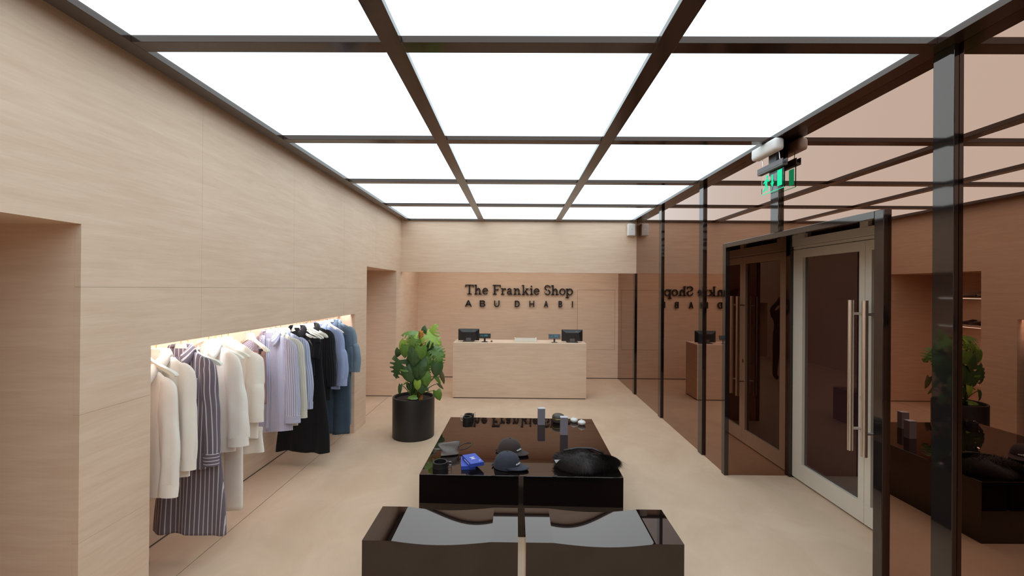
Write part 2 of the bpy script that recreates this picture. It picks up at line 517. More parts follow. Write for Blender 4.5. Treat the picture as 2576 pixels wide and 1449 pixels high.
for (y0, y1) in rows:
    for i in range(3):
        x0, x1 = BX[i][1], BX[i + 1][0]
        mb = MB().box(x0 - 0.004, x1 + 0.004, y0 - 0.004, y1 + 0.004, ZP, ZP + 0.02)
        mb.build('light_panel', 'panel_glow', ce)
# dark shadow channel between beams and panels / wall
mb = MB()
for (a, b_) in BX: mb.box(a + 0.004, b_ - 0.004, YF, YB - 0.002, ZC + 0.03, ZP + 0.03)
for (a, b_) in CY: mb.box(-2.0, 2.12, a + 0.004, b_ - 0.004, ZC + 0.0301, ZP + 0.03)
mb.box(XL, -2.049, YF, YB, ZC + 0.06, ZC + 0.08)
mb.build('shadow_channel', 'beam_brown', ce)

# ---- right wall: bronze mirror panels, black posts, door recess
wr = empty('wall_right')
tag(wr, 'bronze mirror wall divided by black posts, with a recessed entrance', 'wall', kind='structure')
MY = [(2.172 + 1.4465 * k, 2.287 + 1.4465 * k) for k in range(-4, 5)]     # posts
MY = [((a + b_) / 2 - 0.055, (a + b_) / 2 + 0.055) for a, b_ in MY]
ZL0, ZL1 = 2.340, 2.387          # lintel bar over the recess
edges = [YF] + [(a + b_) / 2 for a, b_ in MY] + [YW]
for i in range(len(edges) - 1):
    for (a0, b0, a1, b1) in rect_sub((edges[i], 0, edges[i + 1], 3.3), [(YJ0, -1, YJ1, ZL1 - 0.01)]):
        MB().box(XR, XR + 0.012, a0 + 0.0005, a1 - 0.0005, b0, b1).build('mirror_panel', 'bronze_mirror', wr)
for (a, b_) in MY:
    z0 = 0.0
    if a > YJ0 and b_ < YJ1: z0 = ZL1
    zt = ZC if b_ < YB else ZS
    if a < YB < b_ : zt = ZC
    bb = min(b_, YB - 0.0) if zt == ZC else b_
    MB().box(XR - 0.024, XR, a, b_ if zt == ZS else bb, z0, zt - 0.0005).build('post', 'post_black', wr, bevel=0.002)
# corner posts and lintel of the recess
for (a, b_) in ((YJ0 - 0.055, YJ0 + 0.012), (YJ1 - 0.012, YJ1 + 0.055)):
    MB().box(XR - 0.024, XR + 0.02, a, b_, 0, ZL1).build('corner_post', 'post_black', wr, bevel=0.003)
MB().box(XR - 0.024, XR + 0.02, YJ0 + 0.012, YJ1 - 0.012, ZL0, ZL1).build('lintel_bar', 'post_black', wr, bevel=0.003)
# jamb mirrors, recess ceiling, inner corner posts
MB().box(XR + 0.02, XD, YJ1, YJ1 + 0.012, 0, 2.62).build('jamb_mirror', 'bronze_mirror', wr)
MB().box(XR + 0.02, XD, YJ0 - 0.012, YJ0, 0, 2.62).build('jamb_mirror', 'bronze_mirror', wr)
MB().box(XR + 0.012, XD, YJ0 - 0.012, YJ1 + 0.012, 2.62, 2.65).build('recess_ceiling', 'post_black', wr)
MB().box(XD - 0.03, XD + 0.02, YJ1 - 0.035, YJ1 + 0.0, 0, 2.62).build('corner_post', 'post_black', wr, bevel=0.002)
MB().box(XD - 0.03, XD + 0.02, YJ0, YJ0 + 0.035, 0, 2.62).build('corner_post', 'post_black', wr, bevel=0.002)
MB().box(XR + 0.0125, XR + 0.03, YF, YJ0 - 0.013, 0, 3.3).build('backing', 'plinth_dark', wr)
MB().box(XR + 0.0125, XR + 0.03, YJ1 + 0.0125, YW, 0, 3.3).build('backing', 'plinth_dark', wr)

# ---- entrance: double door in a painted frame
dr = empty('door_1', (XD, (YJ0 + YJ1) / 2, 0))
tag(dr, 'cream framed double glass door with tall steel bar handles in a mirrored recess', 'door', kind='structure')
dy = (YJ0 + YJ1) / 2
def dbox(y0, y1, z0, z1, x0, x1, name, mat, par, bev=0.0):
    return MB().box(x0 - XD, x1 - XD, y0 - dy, y1 - dy, z0, z1).build(name, mat, par, bevel=bev)
Yi0, Yi1 = YJ0 + 0.036, YJ1 - 0.036
# head, transom frame
dbox(Yi0, Yi1, 2.352, 2.425, XD - 0.012, XD + 0.05, 'transom_rail', 'door_paint', dr, 0.002)
dbox(Yi0, Yi1, 2.322, 2.349, XD + 0.002, XD + 0.05, 'head_strip', 'door_paint', dr, 0.001)
dbox(Yi0, Yi1, 2.560, 2.62, XD - 0.012, XD + 0.05, 'top_rail', 'door_paint', dr, 0.002)
for (a, b_) in ((Yi0, Yi0 + 0.14), (3.53, 3.615), (Yi1 - 0.19, Yi1)):
    dbox(a, b_, 2.425, 2.56, XD - 0.012, XD + 0.05, 'transom_stile', 'door_paint', dr)
dbox(Yi0 + 0.14, Yi1 - 0.19, 2.425, 2.56, XD + 0.02, XD + 0.03, 'transom_pane', 'door_glass', dr)
YM = 3.572
def leaf(y0, y1, s0, s1, hy):
    zt = 2.316
    lf = dbox(y0, y1, 0.02, 0.183, XD, XD + 0.045, 'door_leaf', 'door_paint', dr, 0.0015)
    dbox(y0, y1, 2.234, zt, XD, XD + 0.045, 'top_rail', 'door_paint', lf, 0.0015)
    dbox(y0, y0 + s0, 0.183, 2.234, XD, XD + 0.045, 'stile', 'door_paint', lf, 0.0015)
    dbox(y1 - s1, y1, 0.183, 2.234, XD, XD + 0.045, 'stile', 'door_paint', lf, 0.0015)
    dbox(y0 + s0, y1 - s1, 0.183, 2.234, XD + 0.028, XD + 0.036, 'glass_pane', 'door_glass', lf)
    mb = MB()
    hx = -0.082
    mb.tube([(hx, hy - dy, 0.60), (hx, hy - dy, 1.83)], 0.021, 16)
    h = mb.build('pull_handle', 'steel_warm', lf, smooth=True, angle=0.7)
    for z in (0.78, 1.72):
        MB().tube([(hx, hy - dy, z), (0.002, hy - dy + (0.03 if hy > YM else -0.03) * 0 , z)], 0.0115, 12).build('standoff', 'steel_warm', lf, smooth=True, angle=0.7)
    return lf
lf1 = leaf(YM + 0.0015, Yi1 - 0.002, 0.062, 0.145, YM + 0.042)
lf2 = leaf(Yi0 + 0.002, YM - 0.0015, 0.145, 0.062, YM - 0.105)
mb = MB(); mb.lathe([(0.0, 0), (0.017, 0), (0.017, 0.006), (0.0, 0.006)], 20)
ob = mb.build('lock_cylinder', 'chrome', lf1, smooth=True, angle=0.6)
ob.rotation_euler = (0, -PI / 2, 0); ob.location = (0.0, YM + 0.024 - dy, 1.03); ob.scale = (1.5, 1, 1)

# ================================================================== LIGHT STRIP, RAIL
led = MB().box(-2.205, -2.165, NN[0] + 0.05, NN[1] - 0.05, 1.735, 1.748)
tag(led.build('led_strip', 'led_glow'), 'warm white LED strip hidden above the clothes rail in the niche', 'light strip')
RX, RZ = -2.27, 1.585
rl = MB().tube([(RX, NN[0] + 0.001, RZ), (RX, NN[1] - 0.001, RZ)], 0.010, 12)
tag(rl.build('garment_rail', 'brass', smooth=True, angle=0.8), 'round brass rail running along the top of the clothes niche', 'rail')

# ================================================================== CASH DESK
dk = thing('cash_desk', 'long beige limestone cash desk in front of the back wall', 'desk', (0.069, 7.57, 0))
DX = 1.156
MB().box(-DX, DX, 0, 0.03, 0.016, 0.962).build('front_panel', 'wall_stone', dk, bevel=0.0015)
MB().box(-DX, -DX + 0.03, 0.03, 0.50, 0.016, 0.962).build('side_panel', 'wall_stone', dk, bevel=0.0015)
MB().box(DX - 0.03, DX, 0.03, 0.50, 0.016, 0.962).build('side_panel', 'wall_stone', dk, bevel=0.0015)
MB().box(-DX + 0.03, DX - 0.03, 0.03, 0.50, 0.93, 0.962).build('worktop', 'wall_stone', dk, bevel=0.0015)
MB().box(-DX + 0.012, DX - 0.012, 0.012, 0.49, 0, 0.016).build('plinth', 'plinth_dark', dk)

def monitor(label, x, y, rz):
    t = thing('till_monitor', label, 'monitor', (x, y, 0.962), rz, 'till monitors on the cash desk')
    w, h = 0.372, 0.205
    mb = MB()                                   # shell: flat bezel rim and a raised wedge back facing the shop
    zb = 0.018
    mb.box(-w / 2, w / 2, 0.010, 0.030, zb, zb + h)
    mb.build('bezel', 'plastic_black', t, bevel=0.004)
    mb = MB()
    o = [(-w / 2 + .008, zb + .006), (w / 2 - .008, zb + .006), (w / 2 - .008, zb + h - .008), (-w / 2 + .008, zb + h - .008)]
    i = [(-w / 2 + .045, zb + .006), (w / 2 - .045, zb + .006), (w / 2 - .075, zb + h - .055), (-w / 2 + .075, zb + h - .055)]
    a = [mb.add((px, 0.010, pz)) for px, pz in o]; c = [mb.add((px, -0.028, pz)) for px, pz in i]
    for k in range(4): mb.f.append((a[k], a[(k + 1) % 4], c[(k + 1) % 4], c[k]))
    mb.f.append(tuple(c))
    mb.build('back_shell', 'plastic_black', t)
    MB().box(0.06, 0.09, -0.0105, -0.0085, zb + h - .034, zb + h - .022).build('badge', 'chrome', t, rot=(0.0, 0, 0))
    MB().box(-0.045, 0.045, -0.050, -0.020, 0.010, 0.068).build('neck', 'plastic_grey', t, bevel=0.004)
    MB().box(-0.10, 0.10, -0.06, 0.10, 0.0, 0.012).build('foot', 'plastic_black', t, bevel=0.004)
    MB().box(-w / 2 + .01, w / 2 - .01, 0.0301, 0.032, zb + .01, zb + h - .01).build('screen', 'screen_dark', t)
    return t
monitor('black till monitor seen from behind at the left end of the desk', -0.834, 7.76, 0.02)
monitor('black till monitor seen from behind at the right end of the desk', 1.000, 7.76, -0.03)

def display(label, x, y, lean, frame):
    t = thing('customer_display', label, 'display', (x, y, 0.962), 0, 'customer displays on the cash desk')
    MB().box(-0.05, 0.05, -0.03, 0.05, 0, 0.008).build('foot', frame, t, bevel=0.002)
    MB().box(-0.016, 0.016, 0.004, 0.02, 0.006, 0.075).build('neck', frame, t, bevel=0.002)
    h = MB().box(-0.105, 0.105, -0.012, 0.012, -0.042, 0.042).build('housing', frame, t, bevel=0.004, loc=(0, 0, 0.107), rot=(lean, 0, 0))
    MB().box(-0.085, 0.085, -0.0135, -0.012, -0.02, 0.026).build('screen', 'screen_dark', h)
    r = random.Random(int(x * 100))
    for row, z in ((0, 0.010), (1, -0.006)):
        xx = -0.07
        while xx < 0.055:
            w_ = r.uniform(0.006, 0.014)
            if r.random() < 0.75:
                MB().box(xx, xx + w_, -0.0142, -0.0136, z, z + r.uniform(0.005, 0.009)).build('digit', 'screen_cyan', h)
            xx += w_ + 0.004
    return t
display('small dark customer display with cyan digits beside the left monitor', -0.546, 7.70, -0.12, 'plastic_black')
display('small grey customer display with cyan digits beside the right monitor', 0.682, 7.70, -0.35, 'plastic_grey')
t = thing('white_tray', 'white low document tray lying in the middle of the desk', 'tray', (0.177, 7.85, 0.962))
MB().box(-0.195, 0.195, -0.11, 0.11, 0, 0.010).build('base', 'paper_white', t, bevel=0.003)
MB().box(-0.195, 0.195, -0.11, -0.10, 0.010, 0.072).build('front_rim', 'paper_white', t, bevel=0.003)
for sx in (-1, 1): MB().box(sx * 0.19 - 0.005, sx * 0.19 + 0.005, -0.10, 0.11, 0.010, 0.06).build('side_rim', 'paper_white', t, bevel=0.002)
t = thing('card_holder', 'tiny brown card holder beside the left customer display', 'holder', (-0.425, 7.72, 0.962))
mb = MB(); mb.lathe([(0.0, 0), (0.018, 0), (0.019, 0.008), (0.012, 0.016), (0.004, 0.019), (0, 0.019)], 16); mb.build('body', 'leather_olive', t, smooth=True)
MB().box(-0.014, 0.014, -0.002, 0.002, 0.014, 0.026).build('card', 'mauve', t)

# ================================================================== WALL SIGN (raised letters)
def arc(cx, cy, rx, ry, a0, a1, th, tv, n=18):
    """elliptic ring segment as polygon; th = thickness at top/bottom, tv = at the sides"""
    out, inn = [], []
    for k in range(n + 1):
        a = math.radians(a0 + (a1 - a0) * k / n)
        c, s_ = math.cos(a), math.sin(a)
        out.append((cx + rx * c, cy + ry * s_)); inn.append((cx + (rx - tv) * c, cy + (ry - th) * s_))
    return ('ring', out, inn)
def rc(x0, y0, x1, y1): return ('poly', [(x0, y0), (x1, y0), (x1, y1), (x0, y1)])
def pl(*p): return ('poly', list(p))
def glyph(ch):
    """slab-serif letters; x 0..1 across the letter box, y 0 = baseline, 1 = cap height, x-height .67"""
    V, H = 0.165, 0.085
    if ch == 'T': return 0.87, [rc(.355, 0, .505, 1), rc(.20, 0, .66, H), rc(0, .915, .86, 1), pl((0, .915), (0, .72), (.055, .72), (.10, .915)), pl((.86, .915), (.76, .915), (.805, .72), (.86, .72))]
    if ch == 'h': return 0.76, [rc(.09, 0, .23, 1), rc(0, 0, .33, H), rc(.0, .92, .2, 1), arc(.40, .40, .22, .27, 0, 180, .11, .13), rc(.485, 0, .62, .41), rc(.41, 0, .74, H)]
    if ch == 'e': return 0.60, [arc(.30, .335, .30, .345, 5, 325, .095, .135, 26), rc(.10, .31, .575, .395)]
    if ch == 'F': return 0.82, [rc(.115, 0, .275, 1), rc(0, 0, .41, H), rc(0, .915, .81, 1), pl((.81, .915), (.71, .915), (.755, .70), (.81, .70)), rc(.275, .47, .56, .555), rc(.525, .40, .585, .625)]
    if ch == 'r': return 0.53, [rc(.10, 0, .24, .66), rc(0, 0, .36, H), rc(0, .585, .2, .66), arc(.42, .42, .21, .245, 75, 175, .11, .1), pl((.40, .66), (.53, .60), (.50, .46), (.42, .52))]
    if ch == 'a': return 0.58, [arc(.27, .45, .21, .225, 0, 165, .09, .13), rc(.345, .06, .48, .46), arc(.235, .195, .225, .205, 40, 330, .085, .125), rc(.40, 0, .58, .08), pl((.04, .50), (.16, .47), (.19, .58), (.08, .60))]
    if ch == 'n': return 0.74, [rc(.10, 0, .24, .66), rc(0, 0, .33, H), rc(0, .585, .2, .66), arc(.405, .40, .215, .27, 0, 180, .11, .13), rc(.485, 0, .62, .41), rc(.41, 0, .74, H)]
    if ch == 'k': return 0.72, [rc(.10, 0, .24, 1), rc(0, 0, .33, H), rc(0, .92, .2, 1), pl((.24, .26), (.50, .60), (.62, .60), (.24, .16)), pl((.31, .36), (.43, .43), (.66, .06), (.50, .06)), rc(.40, .58, .69, .66), rc(.42, 0, .72, H)]
    if ch == 'i': return 0.34, [rc(.10, 0, .245, .66), rc(0, 0, .34, H), rc(0, .585, .2, .66), arc(.165, .865, .085, .085, 0, 360, .0849, .0849, 16)]
    if ch == 'S': return 0.68, [arc(.32, .735, .30, .28, 35, 262, .095, .145), arc(.345, .27, .305, .285, -155, 82, .095, .15), pl((.535, .87), (.60, .99), (.62, .68), (.565, .68)), pl((.05, .17), (.0, .33), (.055, .33), (.10, .12))]
    if ch == 'o': return 0.64, [arc(.32, .335, .32, .345, 0, 360, .085, .14, 32)]
    if ch == 'p': return 0.76, [rc(.10, -.29, .24, .66), rc(0, -.29, .36, -.29 + H), rc(0, .585, .2, .66), arc(.44, .335, .315, .345, -150, 150, .095, .14, 26)]
    # sans capitals, box 0..1 wide by 0..1 tall, bold
    t = 0.17
    if ch == 'A_': return 1.0, [pl((0, 0), (.19, 0), (.575, 1), (.42, 1)), pl((.81, 0), (1, 0), (.58, 1), (.425, 1)), rc(.2, .24, .8, .39)]
    if ch == 'B_': return 1.0, [rc(0, 0, .22, 1), rc(.1, 0, .62, .15), rc(.1, .43, .62, .57), rc(.1, .85, .60, 1), arc(.60, .75, .34, .25, -90, 90, .15, .21), arc(.62, .285, .38, .285, -90, 90, .15, .21)]
    if ch == 'U_': return 1.0, [rc(0, .36, .2, 1), rc(.8, .36, 1, 1), arc(.5, .37, .5, .38, 180, 360, .16, .2)]
    if ch == 'D_': return 1.0, [rc(0, 0, .23, 1), rc(.1, 0, .5, .15), rc(.1, .85, .5, 1), arc(.48, .5, .52, .5, -90, 90, .15, .23)]
    if ch == 'H_': return 1.0, [rc(0, 0, .2, 1), rc(.8, 0, 1, 1), rc(.1, .43, .9, .58)]
    if ch == 'I_': return 1.0, [rc(0, 0, 1, 1)]

def ear(mb, shapes, sx, sy, x0, z0, y0, y1):
    for s_ in shapes:
        if s_[0] == 'poly':
            mb.prism([(x0 + u * sx, z0 + v * sy) for u, v in s_[1]], 'y', y0, y1)
        else:
            o, i = s_[1], s_[2]
            for k in range(len(o) - 1):
                q = [o[k], o[k + 1], i[k + 1], i[k]]
                mb.prism([(x0 + u * sx, z0 + v * sy) for u, v in q], 'y', y0, y1)
sg = thing('wall_sign', 'raised dark brown lettering The Frankie Shop, Abu Dhabi on the back wall', 'sign', (0, YW, 1.5))
CPX = 0.001222
line1 = [('T', 288, 437), ('h', 447, 577), ('e', 585, 688), ('F', 767, 908), ('r', 910, 1000), ('a', 1012, 1112), ('n', 1128, 1257), ('k', 1273, 1397), ('i', 1412, 1472), ('e', 1480, 1583), ('S', 1663, 1780), ('h', 1787, 1920), ('o', 1925, 2035), ('p', 2035, 2165)]
for ch, a, b_ in line1:
    w, sh = glyph(ch)
    x0 = -1.082 + (a - 288) * CPX; wid = (b_ - a) * CPX
    mb = MB(); ear(mb, sh, wid / w, 0.207, x0, 1.778 - 1.5, -0.045, -0.012)
    mb.box(x0 + wid * .4, x0 + wid * .45, -0.012, 0.0, 1.778 - 1.5 + .03, 1.778 - 1.5 + .04)
    mb.build('letter', 'sign_brown', sg)
line2 = [('A_', 285, 403), ('B_', 543, 640), ('U_', 793, 887), ('D_', 1153, 1240), ('H_', 1408, 1492), ('A_', 1660, 1735), ('B_', 1915, 1980), ('I_', 2147, 2163)]
for ch, a, b_ in line2:
    w, sh = glyph(ch)
    x0 = -1.082 + (a - 288) * CPX; wid = (b_ - a) * CPX
    mb = MB(); ear(mb, sh, wid / w, 0.134, x0, 1.518 - 1.5, -0.045, -0.012)
    mb.box(x0 + wid * .3, x0 + wid * .5, -0.012, 0.0, 0.075, 0.085)
    mb.build('letter', 'sign_brown', sg)

# ================================================================== SPEAKER, EXIT SIGN, CABLE
t = thing('wall_speaker', 'small white loudspeaker box high in the bulkhead corner', 'speaker', (2.06, YB, 2.87))
MB().box(-0.066, 0.066, -0.125, -0.02, 0, 0.212).build('cabinet', 'plastic_white', t, bevel=0.008)
MB().box(-0.058, 0.058, -0.128, -0.1255, 0.008, 0.204).build('grille', 'plastic_white', t, bevel=0.001)
MB().box(-0.004, 0.004, -0.1295, -0.128, 0.10, 0.122).build('badge', 'chrome', t)
MB().box(-0.02, 0.02, -0.02, 0.0, 0.06, 0.15).build('bracket', 'plastic_black', t)

t = thing('exit_sign', 'green running man exit sign with white lamp housing near the ceiling', 'exit sign', (2.134, 3.665, 2.72))
xo = XR - 0.024 - 2.134
MB().box(-0.005, 0.0185, -0.055, 0.055, 0.19, 0.4).build('mount_plate', 'plastic_black', t, bevel=0.003)
mb = MB()
prof = []
for k in range(12):
    a = 2 * PI * (k + .5) / 12; prof.append((0.042 * math.copysign(abs(math.cos(a)) ** .45, math.cos(a)), 0.050 * math.copysign(abs(math.sin(a)) ** .45, math.sin(a))))
rowsx = []
for yy, sc in ((-0.178, .55), (-0.172, .85), (-0.160, 1.0), (0.160, 1.0), (0.172, .85), (0.178, .55)):
    rowsx.append([(-0.05 + p[0] * sc, yy, 0.355 + p[1] * sc) for p in prof])
bq = mb.grid(rowsx, close_u=True)
mb.f.append(tuple(bq + k for k in range(12))); mb.f.append(tuple(bq + 60 + k for k in range(12)))
mb.build('lamp_housing', 'plastic_white', t, smooth=True, angle=0.9)
for yy in (-0.12, 0.12):
    MB().tube([(-0.02, yy, 0.305), (-0.012, yy, 0.235)], 0.003, 6).build('suspension_wire', 'chrome', t)
MB().box(-0.030, 0.012, -0.182, 0.182, 0.182, 0.196).build('light_bar', 'plastic_grey', t, bevel=0.003)
MB().box(-0.030, -0.022, -0.182, 0.182, 0.196, 0.238).build('light_bar_lip', 'plastic_grey', t, bevel=0.002)
MB().box(0.004, 0.012, -0.182, 0.182, 0.196, 0.238).build('light_bar_lip', 'plastic_grey', t, bevel=0.002)
MB().box(-0.022, 0.004, -0.175, 0.175, 0.196, 0.204).build('light_tube', 'plastic_black', t)
bl = MB().box(-0.004, 0.004, -0.160, 0.160, 0.012, 0.182).build('blade', 'acrylic', t)
def gbox(poly):
    mb = MB(); mb.prism(poly, 'x', -0.0056, -0.0043); return mb
# pictogram on the room side; +y lies to the left in view
gbox([(-0.135, 0.035), (-0.072, 0.035), (-0.072, 0.165), (-0.135, 0.165)]).build('door_symbol', 'exit_green', bl)
gbox([(-0.012, 0.150), (0.010, 0.150), (0.010, 0.085), (0.024, 0.085), (-0.001, 0.045), (-0.026, 0.085), (-0.012, 0.085)]).build('arrow_symbol', 'exit_green', bl)
mb = MB()
mb.prism([(0.072 + 0.014 * math.cos(a * PI / 6), 0.150 + 0.014 * math.sin(a * PI / 6)) for a in range(12)], 'x', -0.0056, -0.0043)
for poly in ([(0.062, 0.135), (0.098, 0.130), (0.105, 0.085), (0.075, 0.082)], [(0.066, 0.132), (0.040, 0.112), (0.046, 0.102), (0.072, 0.116)], [(0.098, 0.130), (0.130, 0.108), (0.122, 0.096), (0.096, 0.112)], [(0.075, 0.086), (0.060, 0.060), (0.074, 0.030), (0.086, 0.034), (0.078, 0.060), (0.092, 0.084)], [(0.105, 0.088), (0.112, 0.052), (0.140, 0.040), (0.136, 0.028), (0.100, 0.040), (0.088, 0.086)]):
    mb.prism(poly, 'x', -0.0056, -0.0043)
mb.build('running_man_symbol', 'exit_green', bl)
MB().box(-0.0042, 0.0042, -0.160, 0.160, 0.0095, 0.012).build('blade_edge', 'exit_green', bl)

mb = MB()
mb.tube([(-2.118, 2.505, 0.60), (-2.116, 2.506, 0.45), (-2.108, 2.508, 0.3), (-2.112, 2.506, 0.15), (-2.10, 2.512, 0.05), (-2.09, 2.53, 0.006), (-2.11, 2.60, 0.006)], 0.0035, 8)
tag(mb.build('power_cable', 'cable_black', smooth=True), 'thin black cable hanging down the near edge of the clothes niche', 'cable')

# ================================================================== DISPLAY TABLE AND SEATS
TZ = 0.47
tb = thing('display_table', 'low wide glossy black lacquer display table in the middle of the floor', 'table', (0.057, 4.098, 0), -0.012)
TW, TD = 0.781, 0.7515
MB().box(-TW, TW, -TD, TD, 0.10, TZ).build('body', 'lacquer', tb, bevel=0.0025)
MB().box(-TW + 0.006, TW - 0.006, -TD + 0.006, TD - 0.006, 0.0, 0.0995).build('base', 'lacquer', tb, bevel=0.002)

def bench(label, x0, x1, flip):
    w = x1 - x0; d = 0.387; h = 0.475
    t = thing('seat_block', label, 'seat', ((x0 + x1) / 2, 2.655, 0), 0, 'lacquered seats in front of the table')
    n = 48
    xs = [-w / 2 + w * k / n for k in range(n + 1)]
    ca, cb = -w / 2 + 0.187 * w, -w / 2 + 0.826 * w
    xs = sorted(xs + [ca, cb])
    def top(x):
        if x <= ca or x >= cb: return h
        q = (x - ca) / (cb - ca)
        return h - 0.021 * math.sin(PI * q ** 0.93) ** 1.0
    sgn = -1 if flip else 1
    pts = [(sgn * x, top(x)) for x in xs]
    pts = [(-w / 2 * sgn, 0.0)] + pts + [(w / 2 * sgn, 0.0)]
    mb = MB()
    # top strip and faces
    nr = 10
    rows = []
    for k in range(nr + 1):
        y = -d / 2 + d * k / nr
        rows.append([(px, y, pz) for px, pz in pts[1:-1]])
    b0 = mb.grid(rows)
    mb.build('seat_top', 'lacquer', t, smooth=True, angle=0.10)
    mb = MB(); mb.prism([(px, pz - 0.0004) for px, pz in pts], 'y', -d / 2, d / 2)
    mb.build('body', 'lacquer', t)
    return t
bench('glossy black seat block with a dished top, left of the pair', -0.858, 0.022, False)
bench('glossy black seat block with a dished top, right of the pair', 0.066, 0.954, True)

# ================================================================== POTTED MONSTERA
PX_, PY_ = -1.31, 5.635
pt = thing('potted_plant', 'tall monstera with a moss pole in a black cylinder pot', 'plant', (PX_, PY_, 0))
mb = MB()
mb.lathe([(0.0, 0.0), (0.258, 0.0), (0.264, 0.006), (0.266, 0.50), (0.264, 0.508), (0.244, 0.508), (0.240, 0.50), (0.238, 0.40)], 64)
mb.build('pot', 'pot_black', pt, smooth=True, angle=0.5)
mb = MB()
r_ = random.Random(3)
rows = []
for i in range(13):
    rr = 0.2385 * i / 12
    rows.append([(rr * math.cos(2 * PI * k / 40), rr * math.sin(2 * PI * k / 40), 0.470 + r_.uniform(-.006, .008) * (1 if 0 < i < 12 else 0)) for k in range(40)])
mb.grid(rows, close_u=True)
mb.build('soil', 'soil', pt, smooth=True)
mb = MB()
rows = []
for i in range(40):
    z = 0.45 + 0.90 * i / 39
    rows.append([((0.030 + r_.uniform(-.003, .003)) * math.cos(2 * PI * k / 14), (0.030 + r_.uniform(-.003, .003)) * math.sin(2 * PI * k / 14), z) for k in range(14)])
bq = mb.grid(rows, close_u=True); mb.f.append(tuple(bq + 39 * 14 + k for k in range(14)))
MOSS = mb.build('moss_pole', 'moss_pole', pt, smooth=True, loc=(0.02, -0.05, 0))

def leaf_mesh(name, split, n=9, width=0.86, bend=0.9, fold=0.35, seed=1):
    """heart-shaped leaf, base at origin, midrib along +y, unit length, upper side +z"""
    r = random.Random(seed)
    mb = MB()
    def rib(t):                                 # curved midrib
        a = bend * t
        return Vector((0, math.sin(a) / bend, -(1 - math.cos(a)) / bend * 1.0))
    def wid(t):
        return width * 0.5 * (max(0.0, math.sin(PI * min(1, (t * 0.94 + 0.16)) ** 0.80)) ** 0.75)
    def pt_(t, s, side):
        c = rib(t); w = wid(t) * s
        back = -0.16 * s * (1 - t) ** 2          # heart lobes sweep behind the base
        z = -fold * w * w / 0.5 + 0.10 * s * (1 - s)
        return (side * w, c.y + back, c.z + z + 0.015 * math.sin(t * 17 + s * 3) * s)
    for side in (-1, 1):
        m = 4
        for k in range(n):
            t0, t1 = k / n, (k + 1) / n
            inner = 0.34 if (split and 1 <= k <= n - 2) else 1.0
            gap = 0.34 if (split and 1 <= k <= n - 2) else 0.0
            S_ = [0, 0.17, 0.34] if inner < 1 else [0, .25, .5, .75, 1.0]
            rows = [[pt_(t0 + (t1 - t0) * j / 2, s_, side) for s_ in S_] for j in range(3)]
            mb.grid(rows)
            if inner < 1:
                dt = (t1 - t0)
                ex = r.uniform(0.92, 1.06)
                So = [0.34, 0.55, 0.8, 1.0 * ex]
                rows = []
                for j in range(3):
                    row = []
                    for q, s_ in enumerate(So):
                        g = gap * (0, .75, .9, 1.0)[q]
                        f_ = (j / 2) * (1 - 2 * g) + g
                        row.append(pt_(min(1, t0 + dt * f_ + 0.07 * q / 3), s_, side))
                    rows.append(row)
                mb.grid(rows)
    me = bpy.data.meshes.new(name)
    me.from_pydata(mb.v, [], mb.f)
    for p in me.polygons: p.use_smooth = True
    return me
LEAFS = {}
for kind, sp in (('split', True), ('heart', False), ('slim', False)):
    for mt in ('leaf_dark', 'leaf_mid', 'leaf_light', 'leaf_brown'):
        me = leaf_mesh('leaf', sp, n=6 if sp else 7, width={'split': 0.98, 'heart': 0.74, 'slim': 0.34}[kind], seed=5)
        me.materials.append(MATS[mt])
        LEAFS[kind, mt] = me
K = 4.027
